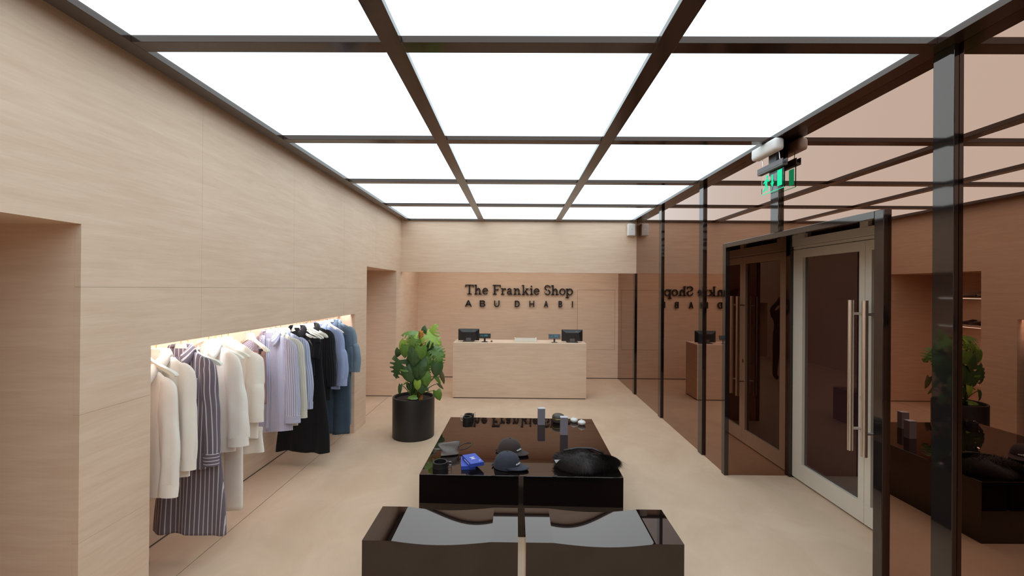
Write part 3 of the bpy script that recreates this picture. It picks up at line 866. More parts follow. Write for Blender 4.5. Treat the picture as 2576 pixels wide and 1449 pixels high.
# crop x, crop y of the leaf CENTRE, length px(crop), image angle of the tip (deg, 0=right, 90=up), depth offset, kind, tone, tilt
leaves = [
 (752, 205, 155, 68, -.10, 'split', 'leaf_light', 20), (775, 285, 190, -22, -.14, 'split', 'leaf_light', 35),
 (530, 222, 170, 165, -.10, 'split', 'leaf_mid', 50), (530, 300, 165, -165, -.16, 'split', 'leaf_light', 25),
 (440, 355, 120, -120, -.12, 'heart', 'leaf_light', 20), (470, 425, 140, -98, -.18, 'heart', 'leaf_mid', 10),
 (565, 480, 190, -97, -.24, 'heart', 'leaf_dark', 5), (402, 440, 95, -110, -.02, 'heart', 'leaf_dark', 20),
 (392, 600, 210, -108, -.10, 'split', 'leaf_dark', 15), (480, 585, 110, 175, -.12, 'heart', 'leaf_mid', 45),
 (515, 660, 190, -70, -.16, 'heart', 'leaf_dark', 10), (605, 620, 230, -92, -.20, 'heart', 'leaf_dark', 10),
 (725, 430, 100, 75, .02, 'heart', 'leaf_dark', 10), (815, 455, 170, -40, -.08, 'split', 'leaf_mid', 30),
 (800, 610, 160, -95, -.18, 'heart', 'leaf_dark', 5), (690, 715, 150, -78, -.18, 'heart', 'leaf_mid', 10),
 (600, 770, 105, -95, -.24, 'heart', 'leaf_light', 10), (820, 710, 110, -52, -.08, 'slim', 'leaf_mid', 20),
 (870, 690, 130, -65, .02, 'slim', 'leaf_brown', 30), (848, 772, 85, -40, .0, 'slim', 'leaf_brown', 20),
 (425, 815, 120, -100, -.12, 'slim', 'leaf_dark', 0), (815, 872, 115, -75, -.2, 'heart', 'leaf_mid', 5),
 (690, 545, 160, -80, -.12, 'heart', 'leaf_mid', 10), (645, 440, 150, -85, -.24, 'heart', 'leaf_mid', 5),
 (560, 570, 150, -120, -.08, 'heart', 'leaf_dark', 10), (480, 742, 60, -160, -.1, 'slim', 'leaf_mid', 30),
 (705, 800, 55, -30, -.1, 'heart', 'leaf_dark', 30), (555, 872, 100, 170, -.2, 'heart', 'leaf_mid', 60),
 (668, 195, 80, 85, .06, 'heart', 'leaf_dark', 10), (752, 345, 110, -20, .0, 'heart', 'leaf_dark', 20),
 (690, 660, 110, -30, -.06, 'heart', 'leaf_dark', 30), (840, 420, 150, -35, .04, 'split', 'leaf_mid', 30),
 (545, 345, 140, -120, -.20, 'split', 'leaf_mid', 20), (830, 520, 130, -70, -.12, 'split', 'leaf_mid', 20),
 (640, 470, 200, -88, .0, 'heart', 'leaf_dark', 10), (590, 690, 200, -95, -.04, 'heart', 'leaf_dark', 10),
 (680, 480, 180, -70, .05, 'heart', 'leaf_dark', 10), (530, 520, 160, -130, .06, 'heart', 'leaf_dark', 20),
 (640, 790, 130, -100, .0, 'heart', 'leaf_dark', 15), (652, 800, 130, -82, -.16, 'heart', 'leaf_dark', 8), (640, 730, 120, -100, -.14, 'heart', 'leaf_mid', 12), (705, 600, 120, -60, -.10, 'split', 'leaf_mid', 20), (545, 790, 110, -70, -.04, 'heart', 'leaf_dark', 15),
]
def pix2loc(cx, cy, dyo):
    px, py = 900 + cx / K, 780 + cy / K
    Y = PY_ + dyo
    return Vector(((px - 1298.2) * Y / FPX - PX_, dyo, 1.9 - (py - 726.9 + 0.0077 * (1298 - px)) * Y / FPX))
_p = pix2loc(642, 212, -.02); MOSS.location = (_p.x, -.02, _p.z - 1.35)
for i, (cx, cy, L, ang, dyo, kind, tone, tilt) in enumerate(leaves):
    c = pix2loc(cx, cy, dyo)
    ln = L / K * (PY_ + dyo) / FPX * 1.08
    a = math.radians(ang)
    d = Vector((math.cos(a), -0.20 - 0.15 * rnd.random(), math.sin(a))).normalized()
    tl = math.radians(tilt)
    nrm = Vector((rnd.uniform(-.25, .25), -math.cos(tl), math.sin(tl) + 0.30))
    nrm = (nrm - d * nrm.dot(d)).normalized()
    xs = d.cross(nrm).normalized()
    base = c - d * ln * 0.42
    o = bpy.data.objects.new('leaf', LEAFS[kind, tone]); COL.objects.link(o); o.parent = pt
    M = Matrix((xs * ln, d * ln, nrm * ln)).transposed().to_4x4(); M.translation = base
    o.matrix_local = M
    # petiole back to the stem
    zr = max(0.50, min(base.z - 0.16, 1.05)); 
    root = Vector((0.02 + rnd.uniform(-.05, .05), -0.03 + rnd.uniform(-.04, .04), 0.47 if base.z < 0.85 else zr))
    mid = (root + base) / 2 + Vector((rnd.uniform(-.02, .02), 0.0, 0.07))
    q = []
    for k in range(9):
        u = k / 8
        q.append(root * (1 - u) ** 2 + mid * 2 * u * (1 - u) + base * u * u)
    MB().tube(q, [0.0075 - 0.0035 * k / 8 for k in range(9)], 7).build('petiole', 'stem_green', pt, smooth=True)
mb = MB()
for k in range(5):
    x0, y0 = rnd.uniform(-.05, .07), rnd.uniform(-.08, .03)
    MB().tube([(x0, y0, 0.45), (x0 * .8 + .01, y0 * .8, 0.75), (0.02 + x0 * .5, -0.03 + y0 * .3, 1.05)], [0.014, 0.012, 0.009], 8).build('stem', 'stem_green', pt, smooth=True)

# ================================================================== GOODS ON THE TABLE
TS = 0.9862
_before = set(bpy.data.objects)
def belt(label, x, y, r, h, rz, turns=2):
    t = thing('coiled_belt', label, 'belt', (x, y, TZ), rz, 'coiled belts on the display table')
    mb = MB()
    th = 0.0045
    n = 48 * turns
    rows = []
    for k in range(n + 1):
        a = 2 * PI * k / 48
        rr = r - (turns * 48 - k) / 48 * (th + 0.0012)
        c, s_ = math.cos(a), math.sin(a)
        rows.append([((rr - th / 2) * c, (rr - th / 2) * s_, 0.0005), ((rr + th / 2) * c, (rr + th / 2) * s_, 0.0005), ((rr + th / 2) * c, (rr + th / 2) * s_, h), ((rr - th / 2) * c, (rr - th / 2) * s_, h)])
    bq = mb.grid(rows, close_u=True)
    mb.f.append((bq, bq + 1, bq + 2, bq + 3)); e = bq + n * 4; mb.f.append((e, e + 1, e + 2, e + 3))
    mb.build('strap', 'leather_black', t, smooth=True, angle=0.7)
    bk = MB()
    bk.tube([(r + .004, 0.002, 0.0), (r + .03, 0.006, 0.0), (r + .03, 0.006, h + .004), (r + .004, 0.002, h + .004), (r + .004, 0.002, 0.0)], 0.003, 8)
    b_ = bk.build('buckle', 'chrome', t, smooth=True)
    MB().tube([(r + .006, -0.004, h / 2), (r + .034, 0.002, h / 2)], 0.0022, 8).build('prong', 'chrome', b_, smooth=True)
    MB().box(r - 0.006, r + 0.006, -0.016, -0.006, -0.0, h + 0.002).build('keeper_loop', 'leather_black', t, bevel=0.001)
    return t
belt('black leather belt coiled with a silver buckle at the near left table corner', -0.604, 3.545, 0.060, 0.046, -0.15, 2)
belt('black coiled belt at the far left of the table, nearer one', -0.523, 4.775, 0.050, 0.050, 2.6, 3)
belt('black coiled belt at the far left of the table, farther one', -0.515, 4.875, 0.050, 0.050, 0.6, 3)

def blue_box(label, x, y, z, rz, rx=0.0):
    t = thing('blue_box', label, 'box', (x, y, z), rz, 'blue boxes on the table')
    t.rotation_euler = (rx, 0, rz)
    w, d, h = 0.056, 0.100, 0.030
    MB().box(-w, w, -d, d, 0.0, h).build('carton', 'box_blue', t, bevel=0.0015)
    mb = MB()                                   # monogram on the lid, name on the spine
    for q in ((-.018, .018, .022, .030), (-.014, .014, .002, .009), (-.018, .018, -.016, -.009), (-.004, .004, -.012, .026)):
        mb.box(q[0], q[1], q[2], q[3], h, h + 0.0006)
    mb.build('monogram', 'thread_white', t)
    MB().box(.030, .044, -.062, -.054, h, h + 0.0006).build('small_print', 'thread_white', t)
    mb = MB()
    r = random.Random(2); yy = -0.06
    while yy < 0.05:
        l_ = r.uniform(0.006, 0.012); mb.box(-w - 0.0006, -w, yy, yy + l_, 0.010, 0.018); yy += l_ + 0.003
    mb.build('spine_print', 'thread_white', t)
    return t
blue_box('lower bright blue box lying flat on the table under another', -0.385, 3.60, TZ, 0.15)
blue_box('bright blue box with white monogram leaning askew on the other', -0.342, 3.578, TZ + 0.0305, 0.46)

# wristlet pouch with strap
t = thing('wristlet_pouch', 'small crumpled grey leather pouch with a black wrist strap', 'pouch', (-0.565, 3.80, TZ), 0.35)
mb = MB(); rows = []
r_ = random.Random(5)
for i in range(13):
    u = i / 12
    wv = 0.085 - 0.012 * math.sin(u * 5)
    row = []
    for k in range(20):
        a = 2 * PI * k / 20
        row.append((wv * math.copysign(abs(math.cos(a)) ** .6, math.cos(a)) + r_.uniform(-.002, .002), (0.028 * (1 - .75 * u) + .003) * math.sin(a) + 0.035 * u + .004 * math.sin(u * 9 + k), 0.004 + 0.098 * u + 0.006 * math.sin(k * .9) * u))
    rows.append(row)
bq = mb.grid(rows, close_u=True); mb.f.append(tuple(bq + k for k in range(20))); mb.f.append(tuple(bq + 240 + k for k in range(20)))
mb.build('body', 'leather_grey', t, smooth=True, sub=1)
mb = MB(); q = []
for k in range(25):
    a = -0.75 * PI + 1.5 * PI * k / 24
    q.append((0.135 + 0.062 * math.cos(a), 0.03 + 0.055 * math.sin(a), 0.05 + 0.018 * math.cos(a)))
mb.tube([(0.075, 0.02, 0.07)] + q + [(0.078, 0.035, 0.075)], 0.0042, 8); mb.build('wrist_strap', 'leather_black', t, smooth=True)
mb = MB(); mb.tube([(-0.075, 0.02, 0.05), (-0.11, 0.02, 0.055), (-0.14, 0.03, 0.06)], [0.012, 0.008, 0.003], 8); mb.build('zip_tab', 'leather_grey', t, smooth=True)
MB().box(-0.05, 0.07, 0.03, 0.034, 0.094, 0.099).build('zip', 'chrome', t)

def cap(label, x, y, rz, mat, z=TZ):
    t = thing('baseball_cap', label, 'cap', (x, y, z), rz, 'baseball caps on the table')
    # brim points to +x
    mb = MB(); n = 40; rows = []
    prof = [(1.0, 0.0), (1.005, 0.10), (1.0, 0.25), (0.97, 0.42), (0.90, 0.60), (0.78, 0.76), (0.60, 0.89), (0.38, 0.97), (0.18, 1.0)]
    for rr, zz in prof:
        row = []
        for k in range(n):
            a = 2 * PI * k / n
            seam = 1.0 - 0.018 * (abs(math.sin(3 * a)) < 0.16)
            dent = 0.03 * math.sin(2 * a + zz * 4) * zz * (1 - zz)
            bx = 0.100 if math.cos(a) > 0 else 0.092
            row.append((bx * rr * seam * math.cos(a) + 0.010 * zz, 0.078 * rr * seam * math.sin(a), 0.112 * zz * (1 + dent) + (0.004 if zz == 0 else 0)))
        rows.append(row)
    bq = mb.grid(rows, close_u=True); mb.f.append(tuple(bq + (len(prof) - 1) * n + k for k in range(n)))
    cr = mb.build('crown', mat, t, smooth=True, sub=1)
    mb = MB(); mb.lathe([(0.0, .007), (0.006, .006), (0.008, 0.0)], 12, (0.010, 0, 0.110)); mb.build('button', mat, t, smooth=True)
    mb = MB(); rows = []
    for i in range(7):
        u = i / 6
        row = []
        for k in range(17):
            a = math.radians(-78 + 156 * k / 16)
            ex = (0.072 * math.cos(a * 0.98) ** 0.8) if math.cos(a) > 0 else 0
            xx = 0.098 * math.cos(a) + ex * u
            yy = 0.078 * math.sin(a) * (1 - 0.06 * u)
            row.append((xx, yy, 0.012 + 0.010 * (1 - u) - 0.20 * abs(yy) * u * 0.35 + 0.004))
        rows.append(row)
    mb.grid(rows); mb.build('brim', mat, t, smooth=True, solid=0.004)
    mb = MB()                                   # small embroidered name above the brim
    r = random.Random(4); a = -0.50
    while a < 0.10:
        da = r.uniform(0.05, 0.09)
        for zz0, zz1 in ((0.040, 0.040 + r.uniform(.008, .014)),):
            p = [(0.1035 * math.cos(q_), 0.081 * math.sin(q_)) for q_ in (a, a + da)]
            mb.v += [(p[0][0], p[0][1], zz0), (p[1][0], p[1][1], zz0), (p[1][0] * .99, p[1][1] * .99, zz1), (p[0][0] * .99, p[0][1] * .99, zz1)]
            m_ = len(mb.v) - 4; mb.f.append((m_, m_ + 1, m_ + 2, m_ + 3))
        a += da + 0.025
    mb.build('embroidery', 'thread_white', cr, solid=0.0015)
    MB().tube([(-0.094, -0.03, 0.012), (-0.098, 0.0, 0.012), (-0.094, 0.03, 0.012)], 0.006, 6).build('back_strap', mat, t, smooth=True)
    t.scale = (1.12, 1.15, 1.12)
    return t
cap('navy baseball cap with white embroidered name, nearest on the table', -0.070, 3.560, -0.35, 'cap_navy')
cap('dark brown baseball cap behind the navy one', -0.055, 3.875, -0.45, 'cap_brown')

# fur bag
t = thing('fur_bag', 'shaggy black fur bag lying at the near right table corner', 'bag', (0.565, 3.60, TZ), -0.10)
def bagpt(a, b_):
    ca, sa = math.cos(a), math.sin(a)
    rx = 0.235 * (1 + 0.07 * math.sin(3 * a + 1)); ry = 0.135 * (1 + 0.10 * math.sin(2 * a))
    f_ = math.cos(b_)
    return Vector((rx * ca * f_, ry * sa * f_, 0.05 + (0.036 * (1 + .25 * math.sin(5 * a) + .25 * math.sin(3 * a + 2)) if b_ > 0 else 0.046) * math.sin(b_)))
mb = MB(); rows = []
for i in range(15):
    b_ = -PI / 2 + PI * (i + .02) / 14.04
    rows.append([bagpt(2 * PI * k / 40, b_) for k in range(40)])
mb.grid(rows, close_u=True)
body = mb.build('body', 'fur_black', t, smooth=True)
mb = MB(); r_ = random.Random(11)
for k in range(22000):
    a = r_.uniform(0, 2 * PI); b_ = math.asin(r_.uniform(-0.55, 1))
    p = bagpt(a, b_); nx = (p - Vector((0, 0, 0.045))); nx.z *= 2.2; nx.normalize()
    sw_ = 1.3 * math.sin(7 * p.x + 3) + 1.0 * math.sin(11 * p.y + 5 * p.x)
    lie = Vector((math.cos(sw_ - .6), math.sin(sw_ - .6) * .8, -0.25)) + nx * .25 + Vector((r_.uniform(-.45, .45), r_.uniform(-.45, .45), r_.uniform(-.25, .25)))
    L = r_.uniform(0.035, 0.085)
    d1 = (nx * 0.45 + lie * 0.7).normalized(); d2 = (lie - Vector((0, 0, .35))).normalized()
    if r_.random() < .012: L *= 1.7
    sd = d1.cross(nx + Vector((.01, .02, .03))).normalized() * 0.0008
    p1 = p + d1 * L * .5; p2 = p1 + d2 * L * .5
    p1.z = max(p1.z, 0.002); p2.z = max(p2.z, 0.0015)
    m_ = len(mb.v); mb.v += [tuple(p - sd), tuple(p + sd), tuple(p1 + sd * .8), tuple(p1 - sd * .8), tuple(p2)]
    mb.f += [(m_, m_ + 1, m_ + 2, m_ + 3), (m_ + 3, m_ + 2, m_ + 4)]
tag(mb.build('fur', 'fur_black', t), kind='stuff')
mb = MB(); mb.prism([(-0.235, 0.070), (-0.190, 0.074), (-0.220, 0.045)], 'y', -0.085, -0.083)
mb.build('price_tag', 'thread_white', t)
mb = MB(); mb.tube([(-0.16, 0.10, 0.08), (-0.05, 0.155, 0.085), (0.08, 0.15, 0.09), (0.17, 0.10, 0.075)], 0.010, 8); mb.build('handle', 'leather_black', t, smooth=True)

def tall_box(label, x, y, rz):
    t = thing('tall_box', label, 'box', (x, y, TZ), rz, 'tall lilac grey boxes on the table')
    MB().box(-0.037, 0.037, -0.030, 0.030, 0.0, 0.168).build('carton', 'box_lilac', t, bevel=0.0015)
    MB().box(-0.0375, 0.0375, -0.0305, 0.0305, 0.1682, 0.173).build('lid', 'lid_lilac', t, bevel=0.001)
    return t
tall_box('tall lilac grey box standing near the far table edge', 0.282, 4.70, 0.06)
tall_box('tall lilac grey box nearer the caps, in front of the olive case', 0.490, 4.385, -0.05)

t = thing('round_case', 'rounded olive brown leather case half hidden behind a tall box', 'case', (0.470, 4.775, TZ), 0.2)
mb = MB(); mb.lathe([(0.0, 0.0), (0.045, 0.0), (0.062, 0.010), (0.066, 0.030), (0.066, 0.044)], 32); mb.build('bottom_shell', 'leather_olive', t, smooth=True)
mb = MB(); mb.lathe([(0.066, 0.049), (0.066, 0.060), (0.060, 0.078), (0.044, 0.088), (0.02, 0.092), (0.0, 0.092)], 32); mb.build('top_shell', 'leather_olive', t, smooth=True)
mb = MB(); mb.lathe([(0.0625, 0.0435), (0.0665, 0.0440), (0.0665, 0.0492), (0.0625, 0.0497)], 32); mb.build('zip', 'brass', t, smooth=True)

def pebble(label, x, y, rz):
    t = thing('white_compact', label, 'compact', (x, y, TZ), rz, 'white rounded compacts on the table')
    mb = MB(); mb.lathe([(0.0, 0.0), (0.020, 0.0), (0.034, 0.008), (0.041, 0.020), (0.0415, 0.025)], 32); mb.build('bowl', 'ceramic_white', t, smooth=True)
    mb = MB(); mb.lathe([(0.0415, 0.026), (0.039, 0.034), (0.029, 0.043), (0.014, 0.047), (0.0, 0.048)], 32); mb.build('lid', 'ceramic_white', t, smooth=True)
    mb = MB(); mb.lathe([(0.011, 0.044), (0.012, 0.050), (0.008, 0.056), (0.0, 0.058)], 16, (-0.004, 0.0, 0)); mb.build('knob', 'ceramic_white', t, smooth=True)
    return t
pebble('white rounded compact with a knob, farther of the two', 0.645, 4.785, 0)
pebble('white rounded compact with a knob, nearer of the two', 0.715, 4.695, 0.5)

for o in [o for o in bpy.data.objects if o not in _before and o.parent is None]:
    o.location.x *= TS; o.location.y *= TS

# ================================================================== HANGERS AND CLOTHES
HZ = 1.508                                       # top of the hanger body

def smooth_interp(keys, z):
    for (z0, v0), (z1, v1) in zip(keys[:-1], keys[1:]):
        if z0 >= z >= z1:
            q = (z0 - z) / max(1e-9, z0 - z1); q = q * q * (3 - 2 * q) * .6 + q * .4
            return v0 + (v1 - v0) * q
    return keys[-1][1] if z < keys[-1][0] else keys[0][1]

hanger_cache = {}
def hanger_parts(t, half=0.212):
    if half not in hanger_cache:
        lo, hi = [], []
        # upper and lower outline of the right half: block neck then sweeping arm
        upper = [(0.0, 0.0), (0.030, 0.0), (0.036, -0.022), (0.048, -0.045), (0.075, -0.066), (0.12, -0.090), (half - 0.03, -0.120), (half - 0.008, -0.136)]
        lower = [(0.0, -0.062), (0.022, -0.063), (0.045, -0.074), (0.085, -0.098), (0.13, -0.124), (half - 0.035, -0.150), (half - 0.012, -0.160)]
        tip = [(half, -0.146), (half, -0.154)]
        right = upper + tip + list(reversed(lower))
        left = [(-x, z) for x, z in reversed(right[1:-1])]
        poly = right + left
        mb = MB()
        # thicker in the arm than at the neck: two-sided loft by strips
        n = len(upper)
        L = list(upper) + [tip[0]]; Lo = list(lower) + [tip[1], tip[1]]
        m = min(len(L), len(Lo))
        rows = []
        for sgn in (1, -1):
            rr = []
            for k in range(m):
                (xu, zu), (xl, zl) = L[k], Lo[k]
                th = 0.008 + 0.006 * min(1, abs(xu) / 0.12)
                if k == m - 1: th *= .6
                rr.append([(sgn * xu, -th, zu - .003), (sgn * xu, -th * .5, zu), (sgn * xu, th * .5, zu), (sgn * xu, th, zu - .003), (sgn * xl, th, zl + .003), (sgn * xl, th * .5, zl), (sgn * xl, -th * .5, zl), (sgn * xl, -th, zl + .003)])
            b0 = mb.grid(rr, close_u=True)
            mb.f.append(tuple(b0 + (m - 1) * 8 + k for k in range(8)))
        o1 = mb.build('hanger_body', 'hanger_cream', t, smooth=True, angle=0.9)
        q = [(0, 0, -0.01), (0, 0, 0.045)]
        for k in range(13):
            a = -PI / 2 + 0.15 + (PI * 1.35) * k / 12
            q.append((0.0165 * math.cos(a), 0, 0.075 + 0.0165 * math.sin(a)))
        q = [(0, 0, -0.01), (0, 0, 0.04), (0.010, 0, 0.055)] + q[2:]
        o2 = MB().tube(q, 0.0021, 8).build('hook', 'brass', t, smooth=True)
        hanger_cache[half] = (o1, o2)
    else:
        for s_ in hanger_cache[half]:
            c = s_.copy(); COL.objects.link(c); c.parent = t

def hanger(label, y, rz=0.0, half=0.212):
    t = thing('coat_hanger', label, 'hanger', (RX, y, HZ), rz, 'cream hangers on the niche rail')
    hanger_parts(t, half)
    return t

def cloth_tube(mb, keys_w, keys_t, z0, z1, nz, folds, seed, n=56, cx=None, power=0.75, skew=0.0):
    r = random.Random(seed)
    ph = [r.uniform(0, 6.28) for _ in range(6)]
    fr = [r.uniform(0.85, 1.2) for _ in range(6)]
    rows, uvs = [], []
    for i in range(nz + 1):
        z = z0 + (z1 - z0) * i / nz
        q = i / nz
        w = smooth_interp(keys_w, z); th = smooth_interp(keys_t, z)
        row, uv = [], []
        for k in range(n):
            a = 2 * PI * k / n
            c, s_ = math.cos(a), math.sin(a)
            x = w * math.copysign(abs(c) ** power, c)
            y = th * math.copysign(abs(s_) ** 0.8, s_)
            A = folds * (q ** 0.9)
            y += A * (math.sin(26 * x * fr[0] + ph[0]) + 0.5 * math.sin(47 * x * fr[1] + ph[1] + 1.5 * q))
            x += A * 0.5 * math.sin(5 * z + ph[2]) + skew * q
            if cx: x += cx(z)
            zz = z + (0.006 * math.sin(13 * x + ph[3]) if i == nz else 0) + (0.01 * q * math.sin(6 * x + ph[4]))
            row.append((x, y, zz)); uv.append((w * math.copysign(abs(c) ** power, c) + (0.5 if s_ > 0 else 0.0), zz))
        rows.append(row); uvs.append(uv)
    return mb.grid(rows, close_u=True, uvs=uvs)

def sleeve_mesh(path, rx, ry, seed, n=22, m=30, wr=0.006):
    r = random.Random(seed); ph = [r.uniform(0, 6.28) for _ in range(5)]
    mb = MB(); rows, uvs = [], []
    P = [Vector(p) for p in path]
    def bez(u):
        f_ = u * (len(P) - 1); i = min(int(f_), len(P) - 2); q = f_ - i
        p0 = P[max(i - 1, 0)]; p1 = P[i]; p2 = P[i + 1]; p3 = P[min(i + 2, len(P) - 1)]
        return 0.5 * ((2 * p1) + (p2 - p0) * q + (2 * p0 - 5 * p1 + 4 * p2 - p3) * q * q + (3 * p1 - p0 - 3 * p2 + p3) * q ** 3)
    ln = 0; prev = None
    for i in range(m + 1):
        u = i / m; c = bez(u); d = (bez(min(1, u + .02)) - bez(max(0, u - .02))).normalized()
        if prev is not None: ln += (c - prev).length
        prev = c
        yv = Vector((0, 1, 0)); xv = yv.cross(d).normalized(); yv = d.cross(xv).normalized()
        a_, b_ = rx[0] + (rx[1] - rx[0]) * u, ry[0] + (ry[1] - ry[0]) * u
        if m > 10:
            g_ = 0.25 + 0.75 * min(1, u / 0.22) ** .8; a_ *= g_; b_ *= 0.45 + 0.55 * min(1, u / .45)
        row, uv = [], []
        for k in range(n):
            a = 2 * PI * k / n
            rr = 1 + wr / 0.05 * (.55 * math.sin(3 * a + 2.5 * u + ph[0]) + .5 * math.sin(5 * a - 4 * u + ph[1]) * (0.4 + u) + .35 * math.sin(2 * a + 23 * u + ph[2]) * u) * min(1, u * 4)
            row.append(c + xv * a_ * rr * math.cos(a) + yv * b_ * rr * math.sin(a))
            uv.append((a * (a_ + b_) / 2 if k < n / 2 else (2 * PI - a) * (a_ + b_) / 2, ln))
        rows.append(row); uvs.append(uv)
    mb.grid(rows, close_u=True, uvs=uvs)
    return mb, bez(1.0), d

def collar_mesh(wid=0.072, dep=0.040, h=0.040):
    """open shirt collar: stand at the back, points spreading at the front (-y)"""
    mb = MB(); n = 32; rows = [[], [], [], [], []]; uv = [[], [], [], [], []]
    for k in range(n + 1):
        q = k / n
        a = math.radians(-90 + 30 + (360 - 60) * q)
        c, s_ = math.cos(a), math.sin(a)
        front = max(0.0, -s_) ** 1.5
        drop_ = 0.075 * front
        base = Vector((wid * .95 * c, dep * s_ - .012 * front, -0.046 - drop_ * .9))
        top = Vector((wid * .93 * c, dep * .95 * s_ - .014 * front, -0.046 + h * (1 - .55 * front) - drop_ * .75))
        ov = Vector((wid * 1.10 * c, dep * 1.25 * s_ - .014 * front, -0.046 + h * (1 - .50 * front) - drop_ * .75 - .004))
        mid = Vector((wid * 1.28 * c, dep * 1.42 * s_ - .018 * front, -0.046 + h * .35 - drop_ - .012 * front))
        edge = Vector((wid * (1.40 + .35 * front) * c + math.copysign(.016 * front, c), dep * 1.48 * s_ - .020 * front, -0.046 - .012 - drop_ * 1.05 - .045 * front))
        for j, p in enumerate((base, top, ov, mid, edge)):
            rows[j].append(p); uv[j].append((k * 0.011, j * 0.022))
    mb.grid(rows, uvs=uv)
    return mb

def shirt(label, y, mat, hem, sw=0.215, slen=0.60, cuff=None, drop=0.0, rz=0.0, seed=1, th=0.030, folds=0.011, collar=True, flare=1.0, sout=0.035, srx=(0.060, 0.050), sry=(0.036, 0.030), cufflen=0.06, lay=0.0, name='shirt', cat='shirt', cxf=None, both=True, placket=True, pocket=False, group=None, slope=0.10, elbow=0.0, cuffmat=None):
    z0 = -0.032 - drop; sw += 0.010; sout += 0.012
    t = thing(name, label, cat, (RX + lay, y, HZ), rz, group)
    zh = hem - HZ
    kw = [(z0 + 0.006, 0.062), (z0, 0.068), (z0 - slope * .5, sw * .62), (z0 - slope, sw * .96), (z0 - slope - .04, sw * .985), (z0 - 0.28, sw * 0.87), (zh, sw * 0.90 * flare)]
    kt = [(z0 + 0.006, 0.022), (z0 - slope, th * .8), (z0 - 0.30, th * 1.05), (zh, th * 1.15)]
    mb = MB(); cloth_tube(mb, kw, kt, z0 + 0.006, zh, 40, folds, seed, cx=cxf)
    mb.build('body', mat, t, smooth=True)
    for sgn in ((1, -1) if both else (1,)):
        zs = z0 - slope
        so = sout
        cx_ = sw - srx[0] + 0.012
        path = [(sgn * (sw - 0.095), 0, zs + 0.030), (sgn * (cx_ - 0.012), -0.002, zs - 0.010), (sgn * (cx_ + so * .2), -0.006, zs - 0.08), (sgn * (cx_ + so * .45), -0.010, zs - 0.20), (sgn * (cx_ + so * .7 + elbow * .6), -0.015, zs - slen * .50), (sgn * (cx_ + so * .9 + elbow), -0.020, zs - slen * .75), (sgn * (cx_ + so + elbow * .5), -0.025, zs - slen)]
        mb, end, d = sleeve_mesh(path, srx, sry, seed + (3 if sgn > 0 else 9))
        sl = mb.build('sleeve', mat, t, smooth=True)
        if cufflen:
            p2 = [end - d * 0.008, end + d * cufflen * .5, end + d * cufflen]
            mb, _, _ = sleeve_mesh([tuple(p) for p in p2], (srx[1] * 1.06, srx[1] * 1.05), (sry[1] * 1.06, sry[1] * 1.05), seed + 4, m=6, wr=0.001)
            mb.build('cuff', cuffmat or mat, sl, smooth=True)
    if collar:
        cm = collar_mesh(); co = cm.build('collar', cuffmat or mat, t, smooth=True, solid=0.002, loc=(0, 0, 0.004 - drop))
    if placket:
        mb = MB(); rows, uv = [], []
        for i in range(31):
            z = z0 - 0.05 + (zh - z0 + 0.06) * i / 30
            q = max(0, (z0 - z) / (z0 - zh))
            rows.append([(px_, -smooth_interp(kt, z) - 0.004 - folds * 1.1 * q, z) for px_ in (-0.016, -0.014, 0.014, 0.016)])
            uv.append([(0.0, z), (0.004, z), (0.028, z), (0.032, z)])
        mb.grid(rows, uvs=uv); pk = mb.build('placket', mat, t, smooth=True, solid=0.0015)
    if pocket:
        mb = MB(); mb.grid([[(px_, -th - 0.008 - .003 * math.cos(px_ * 40), z) for px_ in (0.055, 0.085, 0.115, 0.145)] for z in (-0.22, -0.235, -0.30, -0.36)], uvs=[[(px_, z) for px_ in (0.055, 0.085, 0.115, 0.145)] for z in (-0.22, -0.235, -0.30, -0.36)])
        mb.build('pocket', mat, t, smooth=True, solid=0.002)
    return t

def skirt(label, y, mat, top, hem, w0, w1, th=0.03, folds=0.014, lay=0.0, seed=1, name='skirt', cat='skirt', clip=True, rz=0.0, hemband=None, group=None):
    t = thing(name, label, cat, (RX + lay, y, HZ), rz, group)
    zt, zh = top - HZ, hem - HZ
    kw = [(zt, w0), (zt - .04, w0 * 1.01), (zh, w1)]
    kt = [(zt, 0.012), (zt - .1, th), (zh, th * 1.25)]
    mb = MB(); cloth_tube(mb, kw, kt, zt, zh, 36, folds, seed)
    mb.build('body', mat, t, smooth=True, solid=0.001)
    mb = MB(); cloth_tube(mb, [(zt + .004, w0 + .003), (zt - .035, w0 + .004)], [(zt + .004, 0.015), (zt - .035, 0.018)], zt + .004, zt - .035, 4, 0.0, seed)
    mb.build('waistband', mat, t, smooth=True)
    if clip:
        for sx in (-.7, .7):
            MB().box(sx * w0 - .010, sx * w0 + .010, -0.020, 0.020, zt - .018, zt + .026).build('clip', 'plastic_black', t, bevel=0.002)
    return t

